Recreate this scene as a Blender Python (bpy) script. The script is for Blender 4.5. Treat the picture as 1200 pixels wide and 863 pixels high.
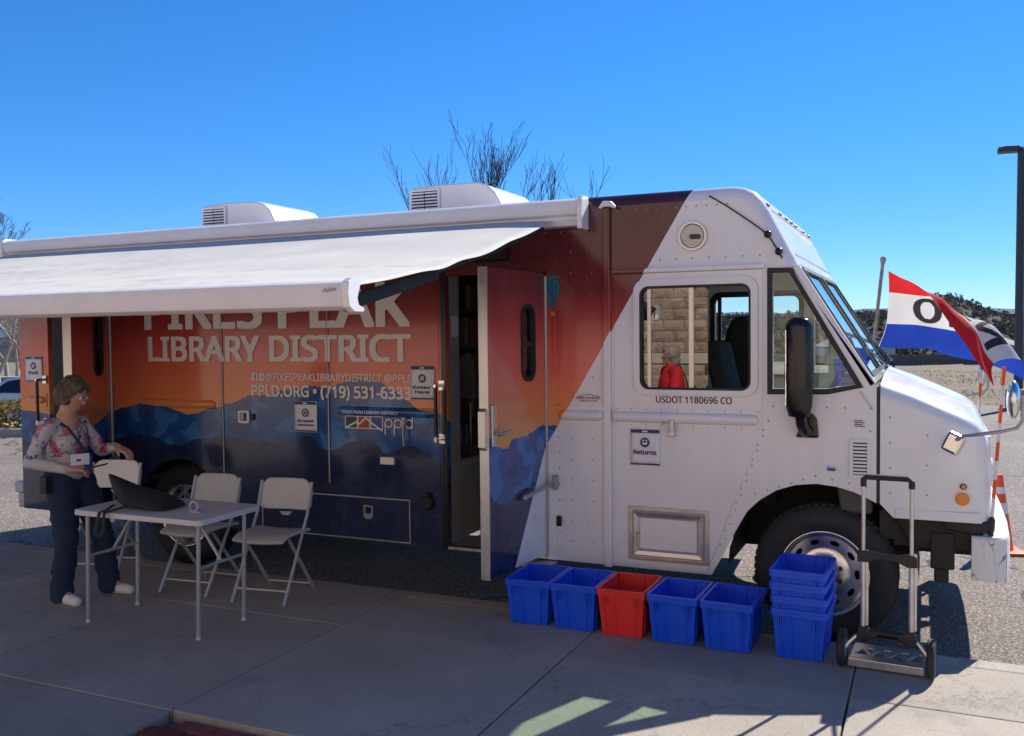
import bpy, bmesh, math, random
import numpy as np
from mathutils import Vector, Matrix, noise
from mathutils.geometry import tessellate_polygon
R = math.radians
rnd = random.Random(7)
scene = bpy.context.scene
COL = scene.collection
for o in list(bpy.data.objects): bpy.data.objects.remove(o)

# ------------------------------------------------------------------ camera
cd = bpy.data.cameras.new('camera'); cam = bpy.data.objects.new('camera', cd); COL.objects.link(cam)
cd.sensor_width = 36.0; cd.lens = 36.0 * 1080.0 / 1200.0; cd.clip_start = 0.05; cd.clip_end = 20000
YAW, PIT, ROLL = R(24.3), R(2.13), R(-0.63)
fw = Vector((-math.sin(YAW)*math.cos(PIT), math.cos(YAW)*math.cos(PIT), -math.sin(PIT)))
rt = Vector((math.cos(YAW), math.sin(YAW), 0)); up = rt.cross(fw)
r2 = math.cos(ROLL)*rt + math.sin(ROLL)*up; u2 = -math.sin(ROLL)*rt + math.cos(ROLL)*up
cam.matrix_world = Matrix(((r2.x, u2.x, -fw.x, 0), (r2.y, u2.y, -fw.y, -5.85), (r2.z, u2.z, -fw.z, 1.917), (0, 0, 0, 1)))
scene.camera = cam
scene.render.resolution_x, scene.render.resolution_y = 1024, 736

# ------------------------------------------------------------------ sky and sun
SUN = Vector((0.457, 1.165, 1.0)).normalized()
w = bpy.data.worlds.new('World'); scene.world = w; w.use_nodes = True
nt = w.node_tree; nt.nodes.clear()
sky = nt.nodes.new('ShaderNodeTexSky'); sky.sky_type = 'NISHITA'; sky.sun_disc = False
sky.sun_elevation = math.asin(SUN.z); sky.sun_rotation = math.atan2(SUN.x, SUN.y)
sky.altitude = 2000; sky.air_density = 1.0; sky.dust_density = 0.0; sky.ozone_density = 10.0
bg = nt.nodes.new('ShaderNodeBackground'); bg.inputs['Strength'].default_value = 0.113
wo = nt.nodes.new('ShaderNodeOutputWorld')
# clear high-altitude blue: richer saturation, brightness rolled off softly towards the horizon's white
sp = nt.nodes.new('ShaderNodeSeparateColor'); sp.mode = 'HSV'; cbn = nt.nodes.new('ShaderNodeCombineColor'); cbn.mode = 'HSV'
def wm_(op, a, b_):
    d = nt.nodes.new('ShaderNodeMath'); d.operation = op
    for i, q in enumerate((a, b_)):
        if isinstance(q, (int, float)): d.inputs[i].default_value = q
        else: nt.links.new(q, d.inputs[i])
    return d.outputs[0]
nt.links.new(sky.outputs[0], sp.inputs[0]); nt.links.new(sp.outputs[0], cbn.inputs[0])
nt.links.new(wm_('MINIMUM', wm_('MULTIPLY', sp.outputs[1], 1.14), 0.97), cbn.inputs[1])
VR = 1.15/0.14
nt.links.new(wm_('DIVIDE', sp.outputs[2], wm_('POWER', wm_('ADD', wm_('POWER', wm_('DIVIDE', sp.outputs[2], VR), 4.0), 1.0), 0.25)), cbn.inputs[2])
nt.links.new(cbn.outputs[0], bg.inputs[0]); nt.links.new(bg.outputs[0], wo.inputs[0])
sl = bpy.data.lights.new('sun', 'SUN'); sl.energy = 4.9; sl.angle = R(0.53); sl.color = (1.0, 0.93, 0.83)
so = bpy.data.objects.new('sun', sl); COL.objects.link(so)
so.rotation_euler = (-SUN).to_track_quat('-Z', 'Y').to_euler(); so.location = (10, 25, 22)
scene.view_settings.view_transform = 'Standard'; scene.view_settings.look = 'None'
scene.view_settings.exposure = 0.70; scene.view_settings.gamma = 1.0
scene.view_settings.use_curve_mapping = False

# ------------------------------------------------------------------ materials
def mat(name): 
    m = bpy.data.materials.new(name); m.use_nodes = True
    n = m.node_tree; n.nodes.clear()
    out = n.nodes.new('ShaderNodeOutputMaterial')
    return m, n, out
def N(n, t, **kw):
    d = n.nodes.new(t)
    for k, v in kw.items(): setattr(d, k, v)
    return d
def setin(d, **kw):
    for k, v in kw.items():
        d.inputs[k.replace('_', ' ')].default_value = v
def P(name, col, rough=0.5, metal=0.0, var=0.12, vscale=6.0, bump=0.0, bscale=60.0, coat=0.0, spec=0.5, dirt=0.0, dirtcol=(0.1,0.09,0.08), dscale=3.0, sheen=0):
    m, n, out = mat(name)
    b = N(n, 'ShaderNodeBsdfPrincipled'); n.links.new(b.outputs[0], out.inputs[0])
    b.inputs['Roughness'].default_value = rough; b.inputs['Metallic'].default_value = metal
    b.inputs['Coat Weight'].default_value = coat; b.inputs['Coat Roughness'].default_value = 0.05
    b.inputs['Specular IOR Level'].default_value = spec
    if sheen: b.inputs['Sheen Weight'].default_value = sheen
    tc = N(n, 'ShaderNodeTexCoord')
    nz = N(n, 'ShaderNodeTexNoise'); setin(nz, Scale=vscale, Detail=6.0, Roughness=0.6)
    n.links.new(tc.outputs['Object'], nz.inputs['Vector'])
    mr = N(n, 'ShaderNodeMapRange'); setin(mr, From_Min=0.3, From_Max=0.7, To_Min=1-var, To_Max=1+var)
    n.links.new(nz.outputs[0], mr.inputs[0])
    mx = N(n, 'ShaderNodeMix', data_type='RGBA', blend_type='MULTIPLY'); mx.inputs[0].default_value = 1.0
    mx.inputs[6].default_value = (*col, 1)
    n.links.new(mr.outputs[0], mx.inputs[7])
    c = mx.outputs[2]
    if dirt > 0:
        dz = N(n, 'ShaderNodeTexNoise'); setin(dz, Scale=dscale, Detail=8.0, Roughness=0.7)
        n.links.new(tc.outputs['Object'], dz.inputs['Vector'])
        dr = N(n, 'ShaderNodeMapRange'); setin(dr, From_Min=0.5, From_Max=0.75, To_Min=0.0, To_Max=dirt)
        n.links.new(dz.outputs[0], dr.inputs[0])
        dm = N(n, 'ShaderNodeMix', data_type='RGBA'); n.links.new(dr.outputs[0], dm.inputs[0])
        n.links.new(c, dm.inputs[6]); dm.inputs[7].default_value = (*dirtcol, 1); c = dm.outputs[2]
    n.links.new(c, b.inputs['Base Color'])
    rr = N(n, 'ShaderNodeMapRange'); setin(rr, From_Min=0.3, From_Max=0.7, To_Min=max(0.02, rough*0.8), To_Max=min(1, rough*1.2))
    n.links.new(nz.outputs[0], rr.inputs[0]); n.links.new(rr.outputs[0], b.inputs['Roughness'])
    if bump > 0:
        bz = N(n, 'ShaderNodeTexNoise'); setin(bz, Scale=bscale, Detail=4.0)
        n.links.new(tc.outputs['Object'], bz.inputs['Vector'])
        bp = N(n, 'ShaderNodeBump'); setin(bp, Strength=bump, Distance=0.01)
        n.links.new(bz.outputs[0], bp.inputs['Height']); n.links.new(bp.outputs[0], b.inputs['Normal'])
    return m
def glass(name, tint, refl_ior=1.5, base=0.0, rough=0.0, reflcol=(1,1,1)):
    """thin pane: tinted see-through plus Fresnel reflection"""
    m, n, out = mat(name)
    t = N(n, 'ShaderNodeBsdfTransparent'); t.inputs[0].default_value = (*tint, 1)
    g = N(n, 'ShaderNodeBsdfGlossy'); g.inputs['Roughness'].default_value = rough; g.inputs[0].default_value = (*reflcol, 1)
    lw = N(n, 'ShaderNodeLayerWeight'); lw.inputs[0].default_value = 0.5; f0 = ((refl_ior-1)/(refl_ior+1))**2
    pw = N(n, 'ShaderNodeMath', operation='POWER'); n.links.new(lw.outputs['Facing'], pw.inputs[0]); pw.inputs[1].default_value = 5.0
    f = N(n, 'ShaderNodeMath', operation='MULTIPLY_ADD'); n.links.new(pw.outputs[0], f.inputs[0]); f.inputs[1].default_value = 1-f0; f.inputs[2].default_value = f0
    a = N(n, 'ShaderNodeMath', operation='MAXIMUM'); n.links.new(f.outputs[0], a.inputs[0]); a.inputs[1].default_value = base
    mx = N(n, 'ShaderNodeMixShader'); n.links.new(a.outputs[0], mx.inputs[0])
    n.links.new(t.outputs[0], mx.inputs[1]); n.links.new(g.outputs[0], mx.inputs[2]); n.links.new(mx.outputs[0], out.inputs[0])
    return m

M = {}
M['white'] = P('white_paint', (0.82, 0.815, 0.82), 0.17, var=0.04, vscale=1.5, bump=0.02, bscale=2.5, coat=0.25, dirt=0.22, dirtcol=(0.45,0.42,0.38), dscale=2.2)
M['white_gloss'] = P('white_fibreglass', (0.83, 0.83, 0.835), 0.2, var=0.03, coat=0.3, dirt=0.08, dirtcol=(0.5,0.47,0.42))
M['awning_white'] = P('awning_fabric', (0.65, 0.635, 0.59), 0.75, var=0.05, vscale=2, bump=0.06, bscale=6, dirt=0.08, dirtcol=(0.55,0.54,0.5), dscale=1.2)
M['rail'] = P('awning_rail_paint', (0.74, 0.73, 0.74), 0.35, var=0.05)
M['black'] = P('black_rubber', (0.018, 0.018, 0.02), 0.55, var=0.25, vscale=20, dirt=0.15, dirtcol=(0.09,0.08,0.07))
M['black_gloss'] = P('black_plastic', (0.012, 0.012, 0.014), 0.22, var=0.2)
M['tyre'] = P('tyre_rubber', (0.022, 0.022, 0.023), 0.75, var=0.3, vscale=12, bump=0.2, bscale=90, dirt=0.25, dirtcol=(0.10,0.09,0.08), dscale=5)
M['chrome'] = P('chrome', (0.80, 0.80, 0.80), 0.22, metal=1.0, var=0.06)
M['alu'] = P('brushed_aluminium', (0.62, 0.61, 0.60), 0.34, metal=0.9, var=0.12, vscale=18, dirt=0.2, dirtcol=(0.3,0.28,0.26))
M['steel'] = P('painted_steel', (0.40, 0.40, 0.42), 0.4, metal=0.5, var=0.1)
M['chassis'] = P('chassis_black', (0.02, 0.019, 0.018), 0.7, var=0.4, dirt=0.35, dirtcol=(0.10,0.085,0.07), dscale=6)
M['liner'] = P('interior_liner', (0.07, 0.07, 0.072), 0.6, var=0.15)
M['liner_light'] = P('interior_panel', (0.32, 0.31, 0.30), 0.6, var=0.15)
M['wood'] = P('shelf_wood', (0.20, 0.15, 0.10), 0.5, var=0.2, vscale=14)
M['tread'] = P('diamond_plate', (0.30, 0.29, 0.29), 0.4, metal=0.7, var=0.2, vscale=12)
M['seat'] = P('seat_cloth', (0.012, 0.012, 0.013), 0.85, var=0.2, bump=0.2, bscale=120)
M['letter'] = P('vinyl_lettering', (0.88, 0.84, 0.79), 0.4, var=0.03)
M['ink'] = P('navy_ink', (0.035, 0.045, 0.14), 0.5, var=0.08)
M['blackink'] = P('black_lettering', (0.02, 0.02, 0.025), 0.45, var=0.08)
M['redink'] = P('red_lettering', (0.36, 0.03, 0.04), 0.45, var=0.08)
M['paper'] = P('laminated_paper', (0.80, 0.79, 0.83), 0.3, var=0.03, bump=0.05, bscale=5)
M['logo_g'] = P('logo_green', (0.02, 0.07, 0.05), 0.4); M['logo_r'] = P('logo_red', (0.38, 0.06, 0.05), 0.4); M['logo_b'] = P('logo_blue', (0.03, 0.08, 0.30), 0.4)
M['bal_g'] = P('balloon_green', (0.02, 0.17, 0.12), 0.4); M['bal_b'] = P('balloon_blue', (0.01, 0.09, 0.30), 0.4); M['bal_o'] = P('balloon_orange', (0.60, 0.20, 0.03), 0.4)
M['amber'] = P('amber_lens', (0.85, 0.26, 0.01), 0.15, var=0.05, coat=0.4)
M['amber_dark'] = P('amber_lamp', (0.22, 0.08, 0.01), 0.15, coat=0.4)
M['orange'] = P('safety_orange', (0.85, 0.10, 0.015), 0.45, var=0.08)
M['reflective'] = P('reflective_white', (0.75, 0.75, 0.74), 0.35)
M['crate_blue'] = P('crate_blue', (0.003, 0.085, 0.74), 0.38, var=0.08, vscale=9, dirt=0.22, dirtcol=(0.10,0.17,0.48), dscale=7)
M['crate_red'] = P('crate_red', (0.78, 0.03, 0.03), 0.40, var=0.08, vscale=9, dirt=0.22, dirtcol=(0.52,0.12,0.10), dscale=7)
M['table'] = P('table_plastic', (0.62, 0.61, 0.60), 0.45, var=0.05, bump=0.1, bscale=180)
M['chair_tan'] = P('chair_plastic', (0.55, 0.54, 0.53), 0.45, var=0.06)
M['chair_white'] = P('chair_white_plastic', (0.80, 0.79, 0.77), 0.4, var=0.04)
M['tube'] = P('tube_grey', (0.42, 0.42, 0.42), 0.35, metal=0.3, var=0.08)
M['bag'] = P('bag_nylon', (0.014, 0.015, 0.018), 0.75, var=0.3, bump=0.3, bscale=30)
M['skin'] = P('skin', (0.52, 0.28, 0.20), 0.5, var=0.08, vscale=20)
M['hair'] = P('greying_hair', (0.12, 0.09, 0.072), 0.5, var=0.6, vscale=45, bump=0.5, bscale=90)
M['hair_grey'] = P('grey_hair', (0.34, 0.31, 0.28), 0.55, var=0.4, vscale=45, bump=0.5, bscale=80)
M['jeans'] = P('denim', (0.012, 0.026, 0.062), 0.85, var=0.35, vscale=9, bump=0.25, bscale=220)
M['shoe'] = P('white_shoe', (0.72, 0.70, 0.68), 0.6, var=0.06)
M['redcoat'] = P('red_jacket', (0.72, 0.02, 0.03), 0.7, var=0.12, bump=0.15, bscale=25)
M['lanyard'] = P('lanyard', (0.05, 0.02, 0.045), 0.7)
M['carwhite'] = P('car_paint', (0.62, 0.66, 0.72), 0.15, var=0.03, coat=0.6)
M['bark'] = P('bark', (0.07, 0.045, 0.033), 0.9, var=0.3, vscale=20)
M['bark_light'] = P('pale_bark', (0.33, 0.28, 0.235), 0.9, var=0.3, vscale=20)
M['lamp'] = P('bronze_pole', (0.05, 0.042, 0.038), 0.45, var=0.1)
M['fencewood'] = P('fence_wood', (0.16, 0.09, 0.06), 0.9, var=0.3, vscale=3)
M['housewall'] = P('house_wall', (0.45, 0.42, 0.38), 0.9, var=0.1); M['houseroof'] = P('house_roof', (0.16, 0.14, 0.13), 0.9, var=0.2)
M['dryhedge'] = P('dry_hedge_leaf', (0.20, 0.15, 0.055), 0.9, var=0.5, vscale=8)
M['pine'] = P('pine_needles', (0.030, 0.040, 0.026), 0.95, var=0.5, vscale=0.6)
M['scrub'] = P('scrub_twigs', (0.085, 0.07, 0.052), 0.95, var=0.4, vscale=0.5)
M['straw'] = P('dry_grass_blade', (0.25, 0.21, 0.145), 0.95, var=0.3, vscale=1.2)
M['glass'] = glass('clear_glass', (0.93, 0.965, 0.945), 1.5)
M['windscreen'] = glass('tinted_windscreen', (0.80, 0.92, 0.83), 1.6)
M['mirrorfilm'] = glass('reflective_film', (0.30, 0.28, 0.26), 1.6, base=0.16, reflcol=(1.0, 0.92, 0.84))
M['darkglass'] = glass('dark_glass', (0.10, 0.10, 0.11), 1.5)
M['mirror'] = P('mirror_glass', (0.85, 0.86, 0.88), 0.02, metal=1.0, var=0.0)
M['tape'] = P('clear_tape', (0.36, 0.38, 0.40), 0.15)
BOOKS = [P('book_%d' % i, c, 0.5, var=0.1) for i, c in enumerate([(0.4,0.05,0.04),(0.05,0.1,0.3),(0.5,0.42,0.3),(0.05,0.2,0.1),(0.55,0.5,0.45),(0.3,0.2,0.05)])]

def concrete():
    m, n, out = mat('concrete')
    b = N(n, 'ShaderNodeBsdfPrincipled'); n.links.new(b.outputs[0], out.inputs[0]); b.inputs['Roughness'].default_value = 0.85
    g = N(n, 'ShaderNodeNewGeometry'); oi = N(n, 'ShaderNodeObjectInfo')
    def nz(sc, det=8, ro=0.6):
        t = N(n, 'ShaderNodeTexNoise'); setin(t, Scale=sc, Detail=float(det), Roughness=ro); n.links.new(g.outputs['Position'], t.inputs['Vector']); return t.outputs[0]
    cr = N(n, 'ShaderNodeValToRGB'); n.links.new(nz(1.1), cr.inputs[0])
    e = cr.color_ramp.elements; e[0].position = 0.3; e[0].color = (0.30, 0.268, 0.228, 1); e[1].position = 0.72; e[1].color = (0.42, 0.378, 0.325, 1)
    c2 = N(n, 'ShaderNodeValToRGB'); n.links.new(nz(140, 3), c2.inputs[0])
    e = c2.color_ramp.elements; e[0].position = 0.3; e[0].color = (0.72, 0.72, 0.72, 1); e[1].position = 0.7; e[1].color = (1.18, 1.16, 1.13, 1)
    mx = N(n, 'ShaderNodeMix', data_type='RGBA', blend_type='MULTIPLY'); mx.inputs[0].default_value = 1
    n.links.new(cr.outputs[0], mx.inputs[6]); n.links.new(c2.outputs[0], mx.inputs[7])
    st = N(n, 'ShaderNodeMapRange'); setin(st, From_Min=0.56, From_Max=0.72, To_Min=0.0, To_Max=0.5); n.links.new(nz(2.7, 9, 0.7), st.inputs[0])
    m2 = N(n, 'ShaderNodeMix', data_type='RGBA'); n.links.new(st.outputs[0], m2.inputs[0]); n.links.new(mx.outputs[2], m2.inputs[6]); m2.inputs[7].default_value = (0.17, 0.15, 0.135, 1)
    gv = N(n, 'ShaderNodeTexVoronoi'); setin(gv, Scale=1.9); n.links.new(g.outputs['Position'], gv.inputs['Vector'])
    gs = N(n, 'ShaderNodeMath', operation='LESS_THAN'); n.links.new(gv.outputs['Distance'], gs.inputs[0]); gs.inputs[1].default_value = 0.035
    m4 = N(n, 'ShaderNodeMix', data_type='RGBA'); n.links.new(gs.outputs[0], m4.inputs[0]); n.links.new(m2.outputs[2], m4.inputs[6]); m4.inputs[7].default_value = (0.07, 0.062, 0.056, 1)
    ck = N(n, 'ShaderNodeTexVoronoi', feature='DISTANCE_TO_EDGE'); setin(ck, Scale=0.33); wn = N(n, 'ShaderNodeTexNoise'); setin(wn, Scale=2.0, Detail=8.0, Roughness=0.7); n.links.new(g.outputs['Position'], wn.inputs['Vector'])
    wa = N(n, 'ShaderNodeVectorMath', operation='ADD'); n.links.new(g.outputs['Position'], wa.inputs[0]); n.links.new(wn.outputs[1], wa.inputs[1]); n.links.new(wa.outputs[0], ck.inputs['Vector'])
    cl = N(n, 'ShaderNodeMapRange'); setin(cl, From_Min=0.0008, From_Max=0.0022, To_Min=0.75, To_Max=0.0); n.links.new(ck.outputs['Distance'], cl.inputs[0])
    m5 = N(n, 'ShaderNodeMix', data_type='RGBA'); n.links.new(cl.outputs[0], m5.inputs[0]); n.links.new(m4.outputs[2], m5.inputs[6]); m5.inputs[7].default_value = (0.10, 0.09, 0.08, 1)
    sf = N(n, 'ShaderNodeMapRange'); setin(sf, From_Min=0.66, From_Max=0.74, To_Min=0.0, To_Max=0.4); n.links.new(nz(5.5, 9, 0.75), sf.inputs[0])
    m6 = N(n, 'ShaderNodeMix', data_type='RGBA'); n.links.new(sf.outputs[0], m6.inputs[0]); n.links.new(m5.outputs[2], m6.inputs[6]); m6.inputs[7].default_value = (0.56, 0.53, 0.48, 1); m2 = m6
    rr = N(n, 'ShaderNodeMapRange'); setin(rr, To_Min=0.86, To_Max=1.08); n.links.new(oi.outputs['Random'], rr.inputs[0])
    m3 = N(n, 'ShaderNodeMix', data_type='RGBA', blend_type='MULTIPLY'); m3.inputs[0].default_value = 1; n.links.new(m2.outputs[2], m3.inputs[6]); n.links.new(rr.outputs[0], m3.inputs[7])
    n.links.new(m3.outputs[2], b.inputs['Base Color'])
    bp = N(n, 'ShaderNodeBump'); setin(bp, Strength=0.25, Distance=0.004); n.links.new(nz(220, 4), bp.inputs['Height']); n.links.new(bp.outputs[0], b.inputs['Normal'])
    return m
M['concrete'] = concrete()
def asphalt():
    m, n, out = mat('asphalt')
    b = N(n, 'ShaderNodeBsdfPrincipled'); n.links.new(b.outputs[0], out.inputs[0]); b.inputs['Roughness'].default_value = 0.9
    g = N(n, 'ShaderNodeNewGeometry')
    v = N(n, 'ShaderNodeTexVoronoi'); setin(v, Scale=105.0); n.links.new(g.outputs['Position'], v.inputs['Vector'])
    sc = N(n, 'ShaderNodeSeparateColor'); n.links.new(v.outputs['Color'], sc.inputs[0])
    cr = N(n, 'ShaderNodeValToRGB'); n.links.new(sc.outputs[0], cr.inputs[0])
    e = cr.color_ramp.elements; e[0].position = 0.0; e[0].color = (0.06, 0.05, 0.044, 1); e[1].position = 1.0; e[1].color = (0.48, 0.41, 0.35, 1)
    k = cr.color_ramp.elements.new(0.45); k.color = (0.155, 0.13, 0.115, 1); k = cr.color_ramp.elements.new(0.8); k.color = (0.255, 0.21, 0.182, 1)
    t = N(n, 'ShaderNodeTexNoise'); setin(t, Scale=0.5, Detail=8.0); n.links.new(g.outputs['Position'], t.inputs['Vector'])
    mr = N(n, 'ShaderNodeMapRange'); setin(mr, From_Min=0.3, From_Max=0.7, To_Min=0.8, To_Max=1.2); n.links.new(t.outputs[0], mr.inputs[0])
    mx = N(n, 'ShaderNodeMix', data_type='RGBA', blend_type='MULTIPLY'); mx.inputs[0].default_value = 1
    n.links.new(cr.outputs[0], mx.inputs[6]); n.links.new(mr.outputs[0], mx.inputs[7])
    # irregular cracks
    wv = N(n, 'ShaderNodeTexVoronoi', feature='DISTANCE_TO_EDGE'); setin(wv, Scale=0.22)
    dt = N(n, 'ShaderNodeTexNoise'); setin(dt, Scale=1.3, Detail=6.0); n.links.new(g.outputs['Position'], dt.inputs['Vector'])
    ad = N(n, 'ShaderNodeVectorMath', operation='ADD'); n.links.new(g.outputs['Position'], ad.inputs[0]); n.links.new(dt.outputs[1], ad.inputs[1])
    n.links.new(ad.outputs[0], wv.inputs['Vector'])
    lt = N(n, 'ShaderNodeMath', operation='LESS_THAN'); n.links.new(wv.outputs['Distance'], lt.inputs[0]); lt.inputs[1].default_value = 0.003
    mk = N(n, 'ShaderNodeMix', data_type='RGBA'); n.links.new(lt.outputs[0], mk.inputs[0]); n.links.new(mx.outputs[2], mk.inputs[6]); mk.inputs[7].default_value = (0.04, 0.036, 0.034, 1)
    n.links.new(mk.outputs[2], b.inputs['Base Color'])
    bp = N(n, 'ShaderNodeBump'); setin(bp, Strength=0.6, Distance=0.008); n.links.new(v.outputs['Distance'], bp.inputs['Height']); n.links.new(bp.outputs[0], b.inputs['Normal'])
    return m
M['asphalt'] = asphalt()
def twotone(name, c1, c2, scale, bump=0.0, bscale=30, p0=0.35, p1=0.65, rough=0.9, rand=0.0, det=8):
    m, n, out = mat(name)
    b = N(n, 'ShaderNodeBsdfPrincipled'); n.links.new(b.outputs[0], out.inputs[0]); b.inputs['Roughness'].default_value = rough; b.inputs['Specular IOR Level'].default_value = 0.08
    g = N(n, 'ShaderNodeNewGeometry'); t = N(n, 'ShaderNodeTexNoise'); setin(t, Scale=scale, Detail=float(det), Roughness=0.65)
    n.links.new(g.outputs['Position'], t.inputs['Vector'])
    cr = N(n, 'ShaderNodeValToRGB'); n.links.new(t.outputs[0], cr.inputs[0]); e = cr.color_ramp.elements
    e[0].position = p0; e[0].color = (*c1, 1); e[1].position = p1; e[1].color = (*c2, 1)
    c = cr.outputs[0]
    if rand:
        oi = N(n, 'ShaderNodeObjectInfo'); rr = N(n, 'ShaderNodeMapRange'); setin(rr, To_Min=1-rand, To_Max=1+rand); n.links.new(oi.outputs['Random'], rr.inputs[0])
        m3 = N(n, 'ShaderNodeMix', data_type='RGBA', blend_type='MULTIPLY'); m3.inputs[0].default_value = 1; n.links.new(c, m3.inputs[6]); n.links.new(rr.outputs[0], m3.inputs[7]); c = m3.outputs[2]
    n.links.new(c, b.inputs['Base Color'])
    if bump:
        tb = N(n, 'ShaderNodeTexNoise'); setin(tb, Scale=bscale, Detail=5.0); n.links.new(g.outputs['Position'], tb.inputs['Vector'])
        bp = N(n, 'ShaderNodeBump'); setin(bp, Strength=bump, Distance=0.03); n.links.new(tb.outputs[0], bp.inputs['Height']); n.links.new(bp.outputs[0], b.inputs['Normal'])
    return m
M['field'] = twotone('dry_field', (0.165, 0.138, 0.098), (0.25, 0.21, 0.152), 0.9, 0.8, 4)
M['hill'] = twotone('hillside_scrub', (0.024, 0.023, 0.018), (0.062, 0.053, 0.040), 0.09, 0.5, 0.5)
M['ridge'] = twotone('far_ridge', (0.045, 0.06, 0.05), (0.07, 0.08, 0.06), 0.004)
M['brick'] = twotone('brick_paver', (0.15, 0.045, 0.04), (0.25, 0.085, 0.07), 14, 0.5, 120, rand=0.25)
M['sand'] = twotone('joint_sand', (0.10, 0.085, 0.07), (0.2, 0.17, 0.14), 40)
M['block'] = twotone('split_face_block', (0.40, 0.31, 0.235), (0.56, 0.44, 0.345), 6, 0.9, 14, rand=0.14)
M['blockband'] = twotone('smooth_light_block', (0.55, 0.50, 0.43), (0.65, 0.60, 0.52), 6, 0.2, 40, rand=0.06)
M['dirtgrass'] = twotone('winter_lawn', (0.30, 0.25, 0.14), (0.44, 0.37, 0.22), 1.5, 0.5, 12)

def thin(m, f):   # leaves, blades and cloth let some light through
    n = m.node_tree; pb = [q for q in n.nodes if q.type == 'BSDF_PRINCIPLED'][0]; out = [q for q in n.nodes if q.type == 'OUTPUT_MATERIAL'][0]
    tr = N(n, 'ShaderNodeBsdfTranslucent'); ms = N(n, 'ShaderNodeMixShader'); ms.inputs[0].default_value = f; pb.inputs['Specular IOR Level'].default_value = 0.1
    n.links.new(pb.inputs['Base Color'].links[0].from_socket, tr.inputs[0]); n.links.new(pb.outputs[0], ms.inputs[1]); n.links.new(tr.outputs[0], ms.inputs[2]); n.links.new(ms.outputs[0], out.inputs[0])
thin(M['straw'], 0.5); thin(M['pine'], 0.3); thin(M['scrub'], 0.4); thin(M['dryhedge'], 0.35); thin(M['awning_white'], 0.06)

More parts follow.
